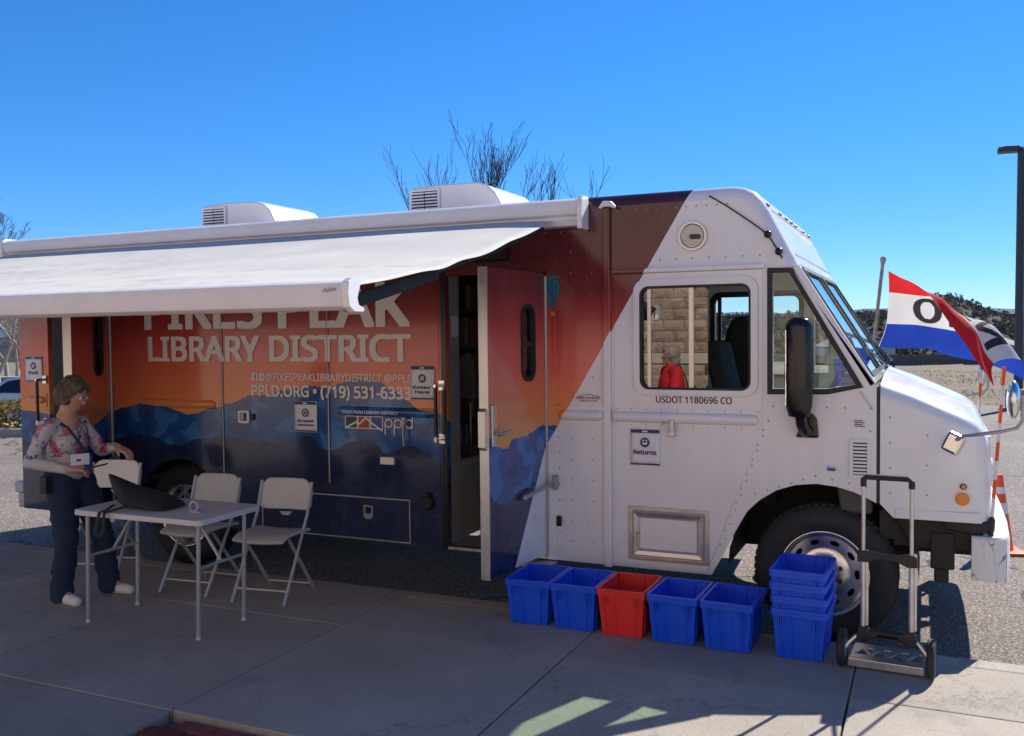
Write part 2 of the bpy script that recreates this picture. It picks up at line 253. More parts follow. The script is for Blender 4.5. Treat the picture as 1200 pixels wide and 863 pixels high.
# mural: the printed wrap on the van's side, drawn in the van's own side coordinates (attribute "wrap")
def mural():
    m, n, out = mat('printed_wrap')
    b = N(n, 'ShaderNodeBsdfPrincipled'); n.links.new(b.outputs[0], out.inputs[0]); b.inputs['Roughness'].default_value = 0.16; b.inputs['Coat Weight'].default_value = 0.25; b.inputs['Coat Roughness'].default_value = 0.04
    at = N(n, 'ShaderNodeAttribute', attribute_name='wrap'); sx = N(n, 'ShaderNodeSeparateXYZ'); n.links.new(at.outputs['Vector'], sx.inputs[0])
    X, Y, Z = sx.outputs
    def mth(op, a, bb, c=None):
        d = N(n, 'ShaderNodeMath', operation=op)
        for i, q in enumerate((a, bb, c)):
            if q is None: continue
            if isinstance(q, (int, float)): d.inputs[i].default_value = q
            else: n.links.new(q, d.inputs[i])
        return d.outputs[0]
    def mixc(f, a, bb):
        d = N(n, 'ShaderNodeMix', data_type='RGBA')
        n.links.new(f, d.inputs[0])
        for i, q in ((6, a), (7, bb)):
            if isinstance(q, tuple): d.inputs[i].default_value = (*q, 1)
            else: n.links.new(q, d.inputs[i])
        return d.outputs[2]
    un = mth('DIVIDE', mth('ADD', X, 7.7), 5.6)
    def ridge(pts):
        fc = N(n, 'ShaderNodeFloatCurve'); cv = fc.mapping.curves[0]; pts = sorted(pts)
        while len(cv.points) < len(pts): cv.points.new(0.5, 0.5)
        for p, (x, z) in zip(cv.points, pts): p.location = ((x+7.7)/5.6, z/3.0); p.handle_type = 'AUTO'
        fc.mapping.extend = 'HORIZONTAL'; fc.mapping.update(); n.links.new(un, fc.inputs['Value'])
        return mth('MULTIPLY', fc.outputs[0], 3.0)
    r1 = ridge([(-7.6,1.27),(-7.2,1.24),(-6.9,1.20),(-6.6,1.24),(-6.43,1.30),(-6.15,1.345),(-5.8,1.33),(-5.5,1.28),(-5.37,1.335),(-5.22,1.36),(-5.02,1.42),(-4.8,1.455),(-4.6,1.505),(-4.38,1.535),(-4.18,1.53),(-4.05,1.565),(-3.9,1.585),(-3.74,1.57),(-3.6,1.505),(-3.5,1.43),(-3.4,1.38),(-3.28,1.37),(-3.14,1.28),(-3.02,1.21),(-2.93,1.18),(-2.82,1.24),(-2.66,1.235),(-2.52,1.275),(-2.38,1.285)])
    r2_ = ridge([(-7.6,0.98),(-6.9,0.95),(-6.4,1.05),(-6.0,1.08),(-5.72,1.01),(-5.45,1.09),(-5.2,1.10),(-4.94,1.07),(-4.77,1.095),(-4.55,1.035),(-4.37,1.135),(-4.2,1.045),(-4.0,1.10),(-3.88,1.125),(-3.76,1.10),(-3.68,1.02),(-3.60,1.06),(-3.48,1.10),(-3.34,1.05),(-3.17,0.95),(-3.05,0.86),(-2.93,0.83),(-2.75,0.90),(-2.6,0.88),(-2.38,0.80)])
    g = N(n, 'ShaderNodeValToRGB'); n.links.new(mth('DIVIDE', Z, 3.0), g.inputs[0]); e = g.color_ramp.elements
    stops = [(1.20,(0.86,0.36,0.09)),(1.40,(0.84,0.27,0.085)),(1.60,(0.80,0.18,0.095)),(1.80,(0.72,0.12,0.085)),(2.0,(0.44,0.05,0.045)),(2.2,(0.21,0.022,0.026)),(2.45,(0.115,0.015,0.021)),(2.8,(0.065,0.013,0.020))]
    e[0].position = stops[0][0]/3; e[0].color = (*stops[0][1], 1); e[1].position = stops[-1][0]/3; e[1].color = (*stops[-1][1], 1)
    for z, c in stops[1:-1]: q = e.new(z/3); q.color = (*c, 1)
    # brush strokes inside the blue range
    mp = N(n, 'ShaderNodeMapping'); mp.inputs['Scale'].default_value = (3.6, 1.0, 3.8); n.links.new(at.outputs['Vector'], mp.inputs[0])
    t = N(n, 'ShaderNodeTexNoise'); setin(t, Scale=1.3, Detail=0.6, Roughness=0.4, Distortion=0.9); n.links.new(mp.outputs[0], t.inputs['Vector'])
    blue = mixc(mth('GREATER_THAN', t.outputs[0], 0.585), (0.012, 0.085, 0.29), (0.035, 0.17, 0.46))
    blue = mixc(mth('LESS_THAN', t.outputs[0], 0.36), blue, (0.009, 0.055, 0.20))
    navy = mixc(mth('GREATER_THAN', t.outputs[0], 0.56), (0.016, 0.026, 0.085), (0.020, 0.033, 0.105))
    jg = N(n, 'ShaderNodeTexNoise'); setin(jg, Scale=5.0, Detail=3.0, Roughness=0.6); n.links.new(at.outputs['Vector'], jg.inputs['Vector'])
    jit = mth('MULTIPLY', mth('SUBTRACT', jg.outputs[0], 0.5), 0.10); r1 = mth('ADD', r1, jit); r2_ = mth('ADD', r2_, jit)
    c = mixc(mth('LESS_THAN', Z, r1), g.outputs[0], blue)
    c = mixc(mth('LESS_THAN', Z, r2_), c, navy)
    dg = mth('SUBTRACT', X, mth('MULTIPLY_ADD', Z, 0.603, -1.388-2.80*0.603))
    wh = mth('MAXIMUM', mth('GREATER_THAN', dg, 0.0), mth('GREATER_THAN', Y, 0.09))
    c = mixc(wh, c, (0.83, 0.825, 0.83))
    # road dust and streaks
    mp2 = N(n, 'ShaderNodeMapping'); mp2.inputs['Scale'].default_value = (14.0, 1.0, 1.6); n.links.new(at.outputs['Vector'], mp2.inputs[0])
    d = N(n, 'ShaderNodeTexNoise'); setin(d, Scale=1.0, Detail=7.0, Roughness=0.7); n.links.new(mp2.outputs[0], d.inputs['Vector'])
    dr = N(n, 'ShaderNodeMapRange'); setin(dr, From_Min=0.45, From_Max=0.8, To_Min=0.0, To_Max=0.11); n.links.new(d.outputs[0], dr.inputs[0])
    c = mixc(dr.outputs[0], c, (0.30, 0.27, 0.25))
    n.links.new(c, b.inputs['Base Color'])
    bz = N(n, 'ShaderNodeTexNoise'); setin(bz, Scale=2.2, Detail=2.0); n.links.new(at.outputs['Vector'], bz.inputs['Vector'])
    bp = N(n, 'ShaderNodeBump'); setin(bp, Strength=0.05, Distance=0.02); n.links.new(bz.outputs[0], bp.inputs['Height']); n.links.new(bp.outputs[0], b.inputs['Normal'])
    return m
M['mural'] = mural()

# floral print
def floral():
    m, n, out = mat('floral_knit')
    b = N(n, 'ShaderNodeBsdfPrincipled'); n.links.new(b.outputs[0], out.inputs[0]); b.inputs['Roughness'].default_value = 0.85
    tc = N(n, 'ShaderNodeTexCoord'); c = None
    def layer(prev, scale, thr, col, seed, dist=0.35):
        mp = N(n, 'ShaderNodeMapping'); mp.inputs['Location'].default_value = seed; n.links.new(tc.outputs['Object'], mp.inputs[0])
        nz = N(n, 'ShaderNodeTexNoise'); setin(nz, Scale=28.0, Detail=2.0); n.links.new(mp.outputs[0], nz.inputs['Vector'])
        ad = N(n, 'ShaderNodeVectorMath', operation='MULTIPLY_ADD'); n.links.new(nz.outputs[1], ad.inputs[0]); ad.inputs[1].default_value = (0.07*dist*2, 0.07*dist*2, 0.07*dist*2); n.links.new(mp.outputs[0], ad.inputs[2])
        v = N(n, 'ShaderNodeTexVoronoi'); setin(v, Scale=scale, Randomness=1.0); n.links.new(ad.outputs[0], v.inputs['Vector'])
        lt = N(n, 'ShaderNodeMath', operation='LESS_THAN'); n.links.new(v.outputs['Distance'], lt.inputs[0]); lt.inputs[1].default_value = thr
        mx = N(n, 'ShaderNodeMix', data_type='RGBA'); n.links.new(lt.outputs[0], mx.inputs[0])
        if isinstance(prev, tuple): mx.inputs[6].default_value = (*prev, 1)
        else: n.links.new(prev, mx.inputs[6])
        mx.inputs[7].default_value = (*col, 1)
        return mx.outputs[2]
    flowers = layer((0.55, 0.50, 0.50), 15.0, 0.25, (0.05, 0.08, 0.20), (0.1, 0.3, 0.2), 0.6)
    flowers = layer(flowers, 7.5, 0.40, (0.55, 0.16, 0.24), (0.5, 0.1, 0.7))
    flowers = layer(flowers, 7.5, 0.24, (0.34, 0.05, 0.13), (0.5, 0.1, 0.7))
    flowers = layer(flowers, 19.0, 0.17, (0.10, 0.14, 0.26), (0.9, 0.6, 0.1), 0.6)
    flowers = layer(flowers, 11.0, 0.26, (0.14, 0.19, 0.33), (0.3, 0.9, 0.5), 0.7)
    # the print covers the upper half of the top; the lower half is plain cream
    sx = N(n, 'ShaderNodeSeparateXYZ'); n.links.new(tc.outputs['Object'], sx.inputs[0])
    gt = N(n, 'ShaderNodeMath', operation='GREATER_THAN'); n.links.new(sx.outputs[2], gt.inputs[0]); gt.inputs[1].default_value = 0.985
    mx = N(n, 'ShaderNodeMix', data_type='RGBA'); n.links.new(gt.outputs[0], mx.inputs[0]); mx.inputs[6].default_value = (0.55, 0.50, 0.49, 1); n.links.new(flowers, mx.inputs[7])
    n.links.new(mx.outputs[2], b.inputs['Base Color'])
    return m
M['floral'] = floral()
def cracked():
    m, n, out = mat('cracked_bumper_paint')
    b = N(n, 'ShaderNodeBsdfPrincipled'); n.links.new(b.outputs[0], out.inputs[0]); b.inputs['Roughness'].default_value = 0.4
    tc = N(n, 'ShaderNodeTexCoord'); mp = N(n, 'ShaderNodeMapping'); mp.inputs['Scale'].default_value = (1, 1, 0.28); n.links.new(tc.outputs['Object'], mp.inputs[0])
    nz = N(n, 'ShaderNodeTexNoise'); setin(nz, Scale=9.0, Detail=3.0); n.links.new(mp.outputs[0], nz.inputs['Vector'])
    ad = N(n, 'ShaderNodeVectorMath', operation='MULTIPLY_ADD'); n.links.new(nz.outputs[1], ad.inputs[0]); ad.inputs[1].default_value = (0.08,)*3; n.links.new(mp.outputs[0], ad.inputs[2])
    v = N(n, 'ShaderNodeTexVoronoi', feature='DISTANCE_TO_EDGE'); setin(v, Scale=15.0); n.links.new(ad.outputs[0], v.inputs['Vector'])
    lt = N(n, 'ShaderNodeMapRange'); setin(lt, From_Min=0.012, From_Max=0.035, To_Min=0.85, To_Max=0.0); n.links.new(v.outputs['Distance'], lt.inputs[0])
    n2 = N(n, 'ShaderNodeTexNoise'); setin(n2, Scale=6.0, Detail=2.0); n.links.new(tc.outputs['Object'], n2.inputs['Vector'])
    g2 = N(n, 'ShaderNodeMapRange'); setin(g2, From_Min=0.42, From_Max=0.55); n.links.new(n2.outputs[0], g2.inputs[0])
    ml = N(n, 'ShaderNodeMath', operation='MULTIPLY'); n.links.new(lt.outputs[0], ml.inputs[0]); n.links.new(g2.outputs[0], ml.inputs[1])
    mx = N(n, 'ShaderNodeMix', data_type='RGBA'); n.links.new(ml.outputs[0], mx.inputs[0]); mx.inputs[6].default_value = (0.72, 0.72, 0.72, 1); mx.inputs[7].default_value = (0.12, 0.11, 0.10, 1)
    n.links.new(mx.outputs[2], b.inputs['Base Color'])
    return m
M['cracked'] = cracked()

# ------------------------------------------------------------------ mesh helpers
class MB:
    def __init__(s): s.v = []; s.f = []; s.mi = []; s.cur = 0
    def add(s, vs, fs):
        k = len(s.v); s.v += [tuple(v) for v in vs]; s.f += [tuple(i+k for i in f) for f in fs]; s.mi += [s.cur]*len(fs); return s
    def box(s, a, b, rot=None, piv=None):
        x0, y0, z0 = a; x1, y1, z1 = b
        vs = [Vector(p) for p in ((x0,y0,z0),(x1,y0,z0),(x1,y1,z0),(x0,y1,z0),(x0,y0,z1),(x1,y0,z1),(x1,y1,z1),(x0,y1,z1))]
        if rot is not None:
            c = Vector(piv) if piv is not None else (Vector(a)+Vector(b))/2
            vs = [c + rot @ (v-c) for v in vs]
        return s.add(vs, [(0,3,2,1),(4,5,6,7),(0,1,5,4),(1,2,6,5),(2,3,7,6),(3,0,4,7)])
    def tube(s, pts, rad, n=8, caps=True, flat=None):
        pts = [Vector(p) for p in pts]
        if not isinstance(rad, (list, tuple)): rad = [rad]*len(pts)
        rings = []; ref = None
        for i, p in enumerate(pts):
            d = (pts[min(i+1, len(pts)-1)] - pts[max(i-1, 0)]).normalized()
            if ref is None: ref = Vector((0,0,1)) if abs(d.z) < 0.9 else Vector((1,0,0))
            a = d.cross(ref).normalized(); b = a.cross(d).normalized(); ref = b
            rings.append([p + (a*math.cos(2*math.pi*k/n) + b*math.sin(2*math.pi*k/n)*(flat or 1))*rad[i] for k in range(n)])
        vs = [v for r in rings for v in r]; fs = []
        for i in range(len(pts)-1):
            for k in range(n):
                fs.append((i*n+k, i*n+(k+1) % n, (i+1)*n+(k+1) % n, (i+1)*n+k))
        if caps: fs += [tuple(reversed(range(n))), tuple(range((len(pts)-1)*n, len(pts)*n))]
        return s.add(vs, fs)
    def lathe(s, prof, c, axis='y', n=32):
        """prof = [(radius, along)]"""
        c = Vector(c); vs = []; fs = []
        for r, h in prof:
            for k in range(n):
                a = 2*math.pi*k/n; p, q = r*math.cos(a), r*math.sin(a)
                vs.append(c + (Vector((p, h, q)) if axis == 'y' else Vector((p, q, h)) if axis == 'z' else Vector((h, p, q))))
        for i in range(len(prof)-1):
            for k in range(n): fs.append((i*n+k, i*n+(k+1) % n, (i+1)*n+(k+1) % n, (i+1)*n+k))
        return s.add(vs, fs)
    def plate(s, outer, holes, t0, t1, plane='xz'):
        """flat plate with holes; loops are 2D; t0..t1 is the extent along the third axis"""
        loops = [list(outer)] + [list(h) for h in holes]
        tri = tessellate_polygon([[Vector((a, b, 0)) for a, b in l] for l in loops])
        flat = [p for l in loops for p in l]
        def q(p, t): return (p[0], t, p[1]) if plane == 'xz' else (p[0], p[1], t) if plane == 'xy' else (t, p[0], p[1])
        n = len(flat); fs = [tuple(t) for t in tri] + [tuple(i+n for i in reversed(t)) for t in tri]
        k = 0
        for l in loops:
            m = len(l)
            for i in range(m):
                a, b = k+i, k+(i+1) % m; fs.append((a, b, b+n, a+n))
            k += m
        return s.add([q(p, t0) for p in flat] + [q(p, t1) for p in flat], fs)
    def ball(s, c, r, n=10, m=7, sc=(1,1,1)):
        c = Vector(c); vs = [c+Vector((0,0,r*sc[2]))]; fs = []
        for i in range(1, m):
            for k in range(n):
                a = math.pi*i/m; b = 2*math.pi*k/n
                vs.append(c + Vector((r*sc[0]*math.sin(a)*math.cos(b), r*sc[1]*math.sin(a)*math.sin(b), r*sc[2]*math.cos(a))))
        vs.append(c-Vector((0,0,r*sc[2])))
        for k in range(n): fs.append((0, 1+k, 1+(k+1) % n))
        for i in range(m-2):
            for k in range(n): fs.append((1+i*n+k, 1+(i+1)*n+k, 1+(i+1)*n+(k+1) % n, 1+i*n+(k+1) % n))
        L = len(vs)-1
        for k in range(n): fs.append((L, 1+(m-2)*n+(k+1) % n, 1+(m-2)*n+k))
        return s.add(vs, fs)
    def grid(s, rows, wrap=False):
        n = len(rows[0]); vs = [v for r in rows for v in r]; fs = []
        for i in range(len(rows)-1):
            for k in range(n if wrap else n-1): fs.append((i*n+k, i*n+(k+1) % n, (i+1)*n+(k+1) % n, (i+1)*n+k))
        return s.add(vs, fs)
    def build(s, name, m, parent=None, smooth=False, bevel=0.0, inv=None, angle=35, wrap=None):
        me = bpy.data.meshes.new(name); me.from_pydata([tuple(v) for v in s.v], [], s.f)
        ms = m if isinstance(m, (list, tuple)) else [m]
        for q in ms: me.materials.append(q if not isinstance(q, str) else M[q])
        if len(ms) > 1: me.polygons.foreach_set('material_index', s.mi)
        bm = bmesh.new(); bm.from_mesh(me); bmesh.ops.recalc_face_normals(bm, faces=bm.faces); bm.to_mesh(me); bm.free()
        if wrap is not None:
            a = me.attributes.new('wrap', 'FLOAT_VECTOR', 'POINT')
            f = wrap if callable(wrap) else (lambda p: p)
            a.data.foreach_set('vector', [c for v in s.v for c in f(v)])
        o = bpy.data.objects.new(name, me); COL.objects.link(o)
        if parent is not None:
            o.parent = parent
            if inv is not None: o.matrix_parent_inverse = inv
        if smooth:
            me.polygons.foreach_set('use_smooth', [True]*len(me.polygons))
            if angle: me.set_sharp_from_angle(angle=R(angle))
        if bevel:
            b = o.modifiers.new('bevel', 'BEVEL'); b.width = bevel; b.segments = 2; b.limit_method = 'ANGLE'; b.angle_limit = R(40)
        return o
def tag(o, label=None, cat=None, group=None, kind=None):
    if label: o['label'] = label
    if cat: o['category'] = cat
    if group: o['group'] = group
    if kind: o['kind'] = kind
    return o
def thing(name, label, cat, loc=(0,0,0), rz=0, group=None):
    o = bpy.data.objects.new(name, None); COL.objects.link(o); o.location = loc; o.rotation_euler = (0, 0, rz)
    o.empty_display_size = 0.2
    return tag(o, label, cat, group)
def copy_tree(o, parent=None):
    c = o.copy(); COL.objects.link(c)
    if parent is not None: c.parent = parent
    for ch in list(o.children): copy_tree(ch, c)
    return c
def rrect(x0, z0, x1, z1, r, n=5):
    out = []
    for cx, cz, a0 in ((x1-r, z1-r, 0), (x0+r, z1-r, 90), (x0+r, z0+r, 180), (x1-r, z0+r, 270)):
        for k in range(n+1): a = R(a0 + 90*k/n); out.append((cx+r*math.cos(a), cz+r*math.sin(a)))
    return out
def circ(x, z, r, n=16, sx=1, sz=1): return [(x+r*sx*math.cos(2*math.pi*k/n), z+r*sz*math.sin(2*math.pi*k/n)) for k in range(n)]
def rect(x0, z0, x1, z1): return [(x0, z0), (x1, z0), (x1, z1), (x0, z1)]
try: FONT = bpy.data.fonts.load(bpy.utils.system_resource('DATAFILES', path='fonts') + '/NotoSansHebrew-Regular.woff2')   # a sans face that ships with Blender
except Exception: FONT = None
def text(name, s, m, parent, o, ux, uz, W, H, inv=None, bold=0.0, align=None):
    """flat lettering fitted to a W x H box whose lower left corner is o"""
    cu = bpy.data.curves.new('t', 'FONT'); cu.body = s; cu.size = 1.0; cu.resolution_u = 3; cu.font = FONT or cu.font
    t = bpy.data.objects.new('t', cu); COL.objects.link(t)
    dg = bpy.context.evaluated_depsgraph_get(); m0 = bpy.data.meshes.new_from_object(t.evaluated_get(dg))
    bpy.data.objects.remove(t); bpy.data.curves.remove(cu)
    co = np.empty(len(m0.vertices)*3); m0.vertices.foreach_get('co', co); co = co.reshape(-1, 3); fs = [tuple(p.vertices) for p in m0.polygons]; bpy.data.meshes.remove(m0)
    lo, hi = co.min(0), co.max(0); ux, uz, o = Vector(ux), Vector(uz), Vector(o); nn = ux.cross(uz).normalized()
    # heavier weight: the outline laid down several times, a hair apart
    vs, ff = [], []; off = [(0, 0)] if not bold else [(-bold, -bold*0.6), (bold, -bold*0.6), (-bold, bold*0.6), (bold, bold*0.6), (0, 0)]
    for k, (dx, dy) in enumerate(off):
        base = len(vs)
        for c in co: vs.append(tuple(o + ux*((c[0]+dx-lo[0]+bold)/(hi[0]-lo[0]+2*bold)*W) + uz*((c[1]+dy-lo[1]+bold*0.6)/max(1e-6, hi[1]-lo[1]+1.2*bold)*H) + nn*(-0.00015*k)))
        ff += [tuple(i+base for i in f) for f in fs]
    me = bpy.data.meshes.new(name); me.from_pydata(vs, [], ff); me.materials.append(M[m]); me.update()
    ob = bpy.data.objects.new(name, me); COL.objects.link(ob)
    if parent is not None:
        ob.parent = parent
        if inv is not None: ob.matrix_parent_inverse = inv
    return ob

# ------------------------------------------------------------------ ground
def sm(a, b, x): t = max(0, min(1, (x-a)/(b-a))); return t*t*(3-2*t)
KX, KY = -16.5, 6.5
def ks(x, y): return (x-KX)*0.911+(y-KY)*0.412, -(x-KX)*0.412+(y-KY)*0.911
def tz(x, y):
    z = -0.03
    z += -2.6*sm(22, 125, y) - 0.6*sm(125, 160, y)
    s, n = ks(x, y); z += -0.5*sm(1.6, 3.2, n)*sm(6, 3, s)
    h = 9.6 + 2.4*noise.noise(Vector((x*0.018, y*0.006, 3.1))) + 1.0*noise.noise(Vector((x*0.06, y*0.03, 1.0)))
    h += 4.6*math.exp(-((x-4)/8.0)**2) - 3.0*sm(10, 26, x)
    z += h*sm(150, 300, y)*(1 if x > -140 else 1.0)
    if y > 20: z += 0.25*noise.noise(Vector((x*0.15, y*0.15, 0)))
    return z
xs = [-320, -260, -210, -170, -140, -115] + [-95+2.5*i for i in range(57)] + [52, 62, 80, 110, 150, 200, 260, 320]
ys = [-60, -30, -10, 0, 3, 5, 7, 9, 11, 13, 15, 17, 20] + [23+4*i for i in range(30)] + [145+7*i for i in range(30)] + [380, 430, 520, 700]
b = MB(); b.grid([[(x, y, tz(x, y)) for x in xs] for y in ys])
nx = len(xs)-1
for i in range(len(b.f)):
    yy = ys[i//nx]; b.mi[i] = 1 if yy > 128 else 0
tag(b.build('terrain', ['field', 'hill'], smooth=True, angle=0), kind='structure')
b = MB(); rows = []
for rr_, zz in ((3400, -30), (3900, 40), (4300, 0)):
    row = []
    for k in range(160):
        a = R(-75 + 120*k/159); hh = 0 if zz != 40 else 78 + 26*noise.noise(Vector((k*0.11, 2.2, 0))) + 9*noise.noise(Vector((k*0.5, 1.2, 0)))
        row.append((rr_*math.sin(a), rr_*math.cos(a), zz if zz != 40 else hh))
    rows.append(row)
b.grid(rows); tag(b.build('hills', 'ridge', smooth=True, angle=0), kind='structure')
b = MB(); b.plate([(-31, -0.38), (70, -0.38), (70, 20), (-9, 20), (-9, 9.86), (-31, -0.05)], [], -0.2, 0.0, 'xy')
tag(b.build('parking_lot', 'asphalt'), kind='structure')

# sidewalk: a bed with slabs, kerb lengths and a field of brick pavers
b = MB(); b.plate([(-14, -0.52), (9, -0.52), (9, -10.6), (-14, -10.6)], [], -0.2, 0.085, 'xy')
sw = tag(b.build('sidewalk', 'sand'), kind='structure')
def slab(x0, y0, x1, y1, zt, name, m, parent, gap=0.006, zb=0.06):
    q = MB(); q.box((x0+gap, y0+gap, zb), (x1-gap, y1-gap, zt)); return q.build(name, m, parent, bevel=0.006)
jx = [-13.66+1.47*i for i in range(16)]
jy = [-0.51, -1.18, -2.58, -4.05, -5.52, -7.0, -8.5, -10.55]
SH = 0.09
for i in range(len(jx)-1):
    q = MB(); q.box((jx[i]+0.004, -0.505, -0.1), (jx[i+1]-0.004, -0.36, 0.138)); q.build('kerbstone', 'concrete', sw, bevel=0.012)
    for j in range(len(jy)-1):
        x0, x1, y1, y0 = jx[i]+SH, jx[i+1]+SH, jy[j], jy[j+1]
        if x0 > -3.5 and x1 < -0.3 and y0 < -2.7 and y0 > -5.6: continue
        slab(x0, y0, x1, y1, 0.14 + rnd.uniform(-0.002, 0.002), 'concrete_slab', 'concrete', sw, gap=0.005 if j else 0.003)
brk = MB(); brk.box((-0.098, -0.048, -0.03), (0.098, 0.048, 0.03)); bo = None
bx0, bx1, by1, by0 = -3.28, -0.36, -2.60, -5.50
k = 0; yy = by1-0.052
while yy > by0 and k < 290:
    off = 0.1 if int(round((by1-yy)/0.104)) % 2 else 0.0
    xx = bx0+0.11+off
    while xx < bx1-0.1 and k < 290:
        if bo is None: bo = brk.build('brick', 'brick', sw, bevel=0.004); o = bo
        else: o = bo.copy(); COL.objects.link(o); o.parent = sw
        o.location = (xx, yy, 0.092+rnd.uniform(-0.003, 0.002)); o.rotation_euler = (rnd.uniform(-.01,.01), rnd.uniform(-.01,.01), rnd.uniform(-.01,.01))
        xx += 0.202; k += 1
    yy -= 0.104
ylast = yy
b = MB()
while yy > by0:
    off = 0.1 if int(round((by1-yy)/0.104)) % 2 else 0.0; xx = bx0+0.11+off
    while xx < bx1-0.1:
        b.box((xx-0.098, yy-0.048, 0.06), (xx+0.098, yy+0.048, 0.121+rnd.uniform(-0.002,0.002))); xx += 0.202
    yy -= 0.104
if b.v: tag(b.build('brick_field', 'brick', sw), kind='stuff')

# planting island at the far left, with kerb and dry hedge
def isl(s, n, z=0): return (KX+0.911*s-0.412*n, KY+0.412*s+0.911*n, z)
b = MB(); b.plate([isl(s, n)[:2] for s, n in ((-12, 0), (6, 0), (6, 0.16), (-12, 0.16))], [], -0.2, 0.15, 'xy')
tag(b.build('kerb', 'concrete'), kind='structure')
b = MB(); b.plate([isl(s, n)[:2] for s, n in ((-12, 0.165), (6, 0.165), (6, 2.0), (-12, 2.0))], [], -0.4, 0.10, 'xy')
tag(b.build('planting_bed', 'dirtgrass'), kind='structure')
hd = thing('hedge', 'dry yellow-brown clipped hedge on the planting island behind the van\'s rear', 'hedge', isl(0, 1.0, 0.1))
b = MB(); st = MB()
for k in range(9000):
    s = rnd.uniform(-7, 4); n = rnd.gauss(0, 0.36); top = 0.52+0.12*noise.noise(Vector((s*1.5, n*2, 0)))
    z = rnd.uniform(0.0, top) if rnd.random() < 0.5 else top-abs(rnd.gauss(0, 0.06)); n = max(-0.75, min(0.75, n))
    c = Vector((0.911*s-0.412*n, 0.412*s+0.911*n, z)); a = rnd.uniform(0, 6.28); l = rnd.uniform(0.03, 0.08)
    d = Vector((math.cos(a), math.sin(a), rnd.uniform(-.6, 1))).normalized()*l; e = d.cross(Vector((rnd.random()-.5, rnd.random()-.5, rnd.random()-.5))).normalized()*l*0.45
    b.add([c-d, c+e, c+d, c-e], [(0, 1, 2, 3)])
for k in range(60):
    s = rnd.uniform(-7, 4); n = rnd.uniform(-.5, .5); p = Vector((0.911*s-0.412*n, 0.412*s+0.911*n, 0))
    for q in range(3): st.tube([p, p+Vector((rnd.uniform(-.15,.15), rnd.uniform(-.15,.15), 0.45))], [0.008, 0.003], 4)
b.build('foliage', 'dryhedge', hd); tag(st.build('stems', 'bark', hd), kind='stuff')

# ------------------------------------------------------------------ the stone building behind the photographer (seen in the van's glass)
BY = -10.6
bd = thing('library_building', 'brown split-face block building wall with a pale band, mirrored in the van window', 'building', (-4, BY, 0.14))
q = MB(); q.box((-17, -3.0, -0.1), (14, -0.02, 5.9)); q.build('wall_core', 'block', bd)
q = MB(); q.box((-17.1, -3.1, 5.905), (14.1, 0.22, 6.2)); q.build('roof_edge', 'blockband', bd, bevel=0.02)
proto = {}
def blockmesh(key):
    if key in proto: return proto[key]
    r_ = random.Random(key); q = MB(); n1, n2 = 5, 3; rows = []
    q.box((-0.196, -0.03, -0.096), (0.196, 0.012, 0.096))
    for j in range(n2+1):
        rows.append([(-0.196+0.392*i/n1, 0.014+(0 if i in (0, n1) or j in (0, n2) else r_.uniform(0.008, 0.035)), -0.096+0.192*j/n2) for i in range(n1+1)])
    q.grid(rows); o = q.build('stone_block', 'block', bd); proto[key] = o; return o
first = {}; cnt = 0; far = MB()
for j in range(29):
    z = 0.1+0.2*j; off = 0.2*(j % 2); band = j == 6
    if band: 
        continue
    for i in range(78):
        x = -16.8+off+0.4*i
        if x > 13.8: continue
        if 1.2 > x > -3.6 and j < 20 and cnt < 295:
            key = rnd.randint(0, 5); o = blockmesh(key)
            if key in first: o = o.copy(); COL.objects.link(o)
            first[key] = 1; o.location = (x, 0, z); cnt += 1
        else:
            far.box((x-0.196, -0.03, z-0.096), (x+0.196, 0.02+rnd.uniform(0, 0.02), z+0.096))
tag(far.build('further_blocks', 'block', bd), kind='stuff')
q = MB(); q.box((-16.99, -0.03, 1.206), (13.99, 0.05, 1.394)); q.build('pale_band', 'blockband', bd, bevel=0.008)

# ------------------------------------------------------------------ background: woods on the hills, fence, houses, field grass
b = MB(); b2 = MB()
def clump(bb, x, y, z, h, wd, n):
    for k in range(n):
        t = rnd.random(); rr_ = wd*(1-t*0.75)*math.sqrt(rnd.random()); a = rnd.uniform(0, 6.28)
        c = Vector((x+rr_*math.cos(a), y+rr_*math.sin(a), z+h*(0.12+0.88*t))); l = wd*rnd.uniform(0.25, 0.5)
        d = Vector((rnd.uniform(-1, 1), rnd.uniform(-1, 1), rnd.uniform(-.6, .6))).normalized()*l; e = d.cross(Vector((rnd.uniform(-1, 1), rnd.uniform(-1, 1), rnd.uniform(-1, 1)))).normalized()*l*0.7
        bb.add([c-d, c+e, c+d, c-e], [(0, 1, 2, 3)])
for k in range(4600):
    y = 150+190*rnd.random()**0.8; x = rnd.uniform(-0.42, 0.13)*y + rnd.uniform(-3, 3)
    dens = noise.noise(Vector((x*0.03, y*0.02, 7)))
    if rnd.random() < 0.30+dens*0.8: clump(b, x, y, tz(x, y)-0.3, rnd.uniform(1.0, 2.6), rnd.uniform(0.6, 1.1), 16)
    else: clump(b2, x, y, tz(x, y)-0.3, rnd.uniform(0.6, 1.5), rnd.uniform(0.7, 1.4), 16)
tag(b.build('hillside_pines', 'pine'), 'dark green pines covering the low hills beyond the field', 'woods', kind='stuff')
tag(b2.build('hillside_scrub', 'scrub'), 'grey-brown leafless scrub between the pines on the hills', 'scrub', kind='stuff')
b = MB()
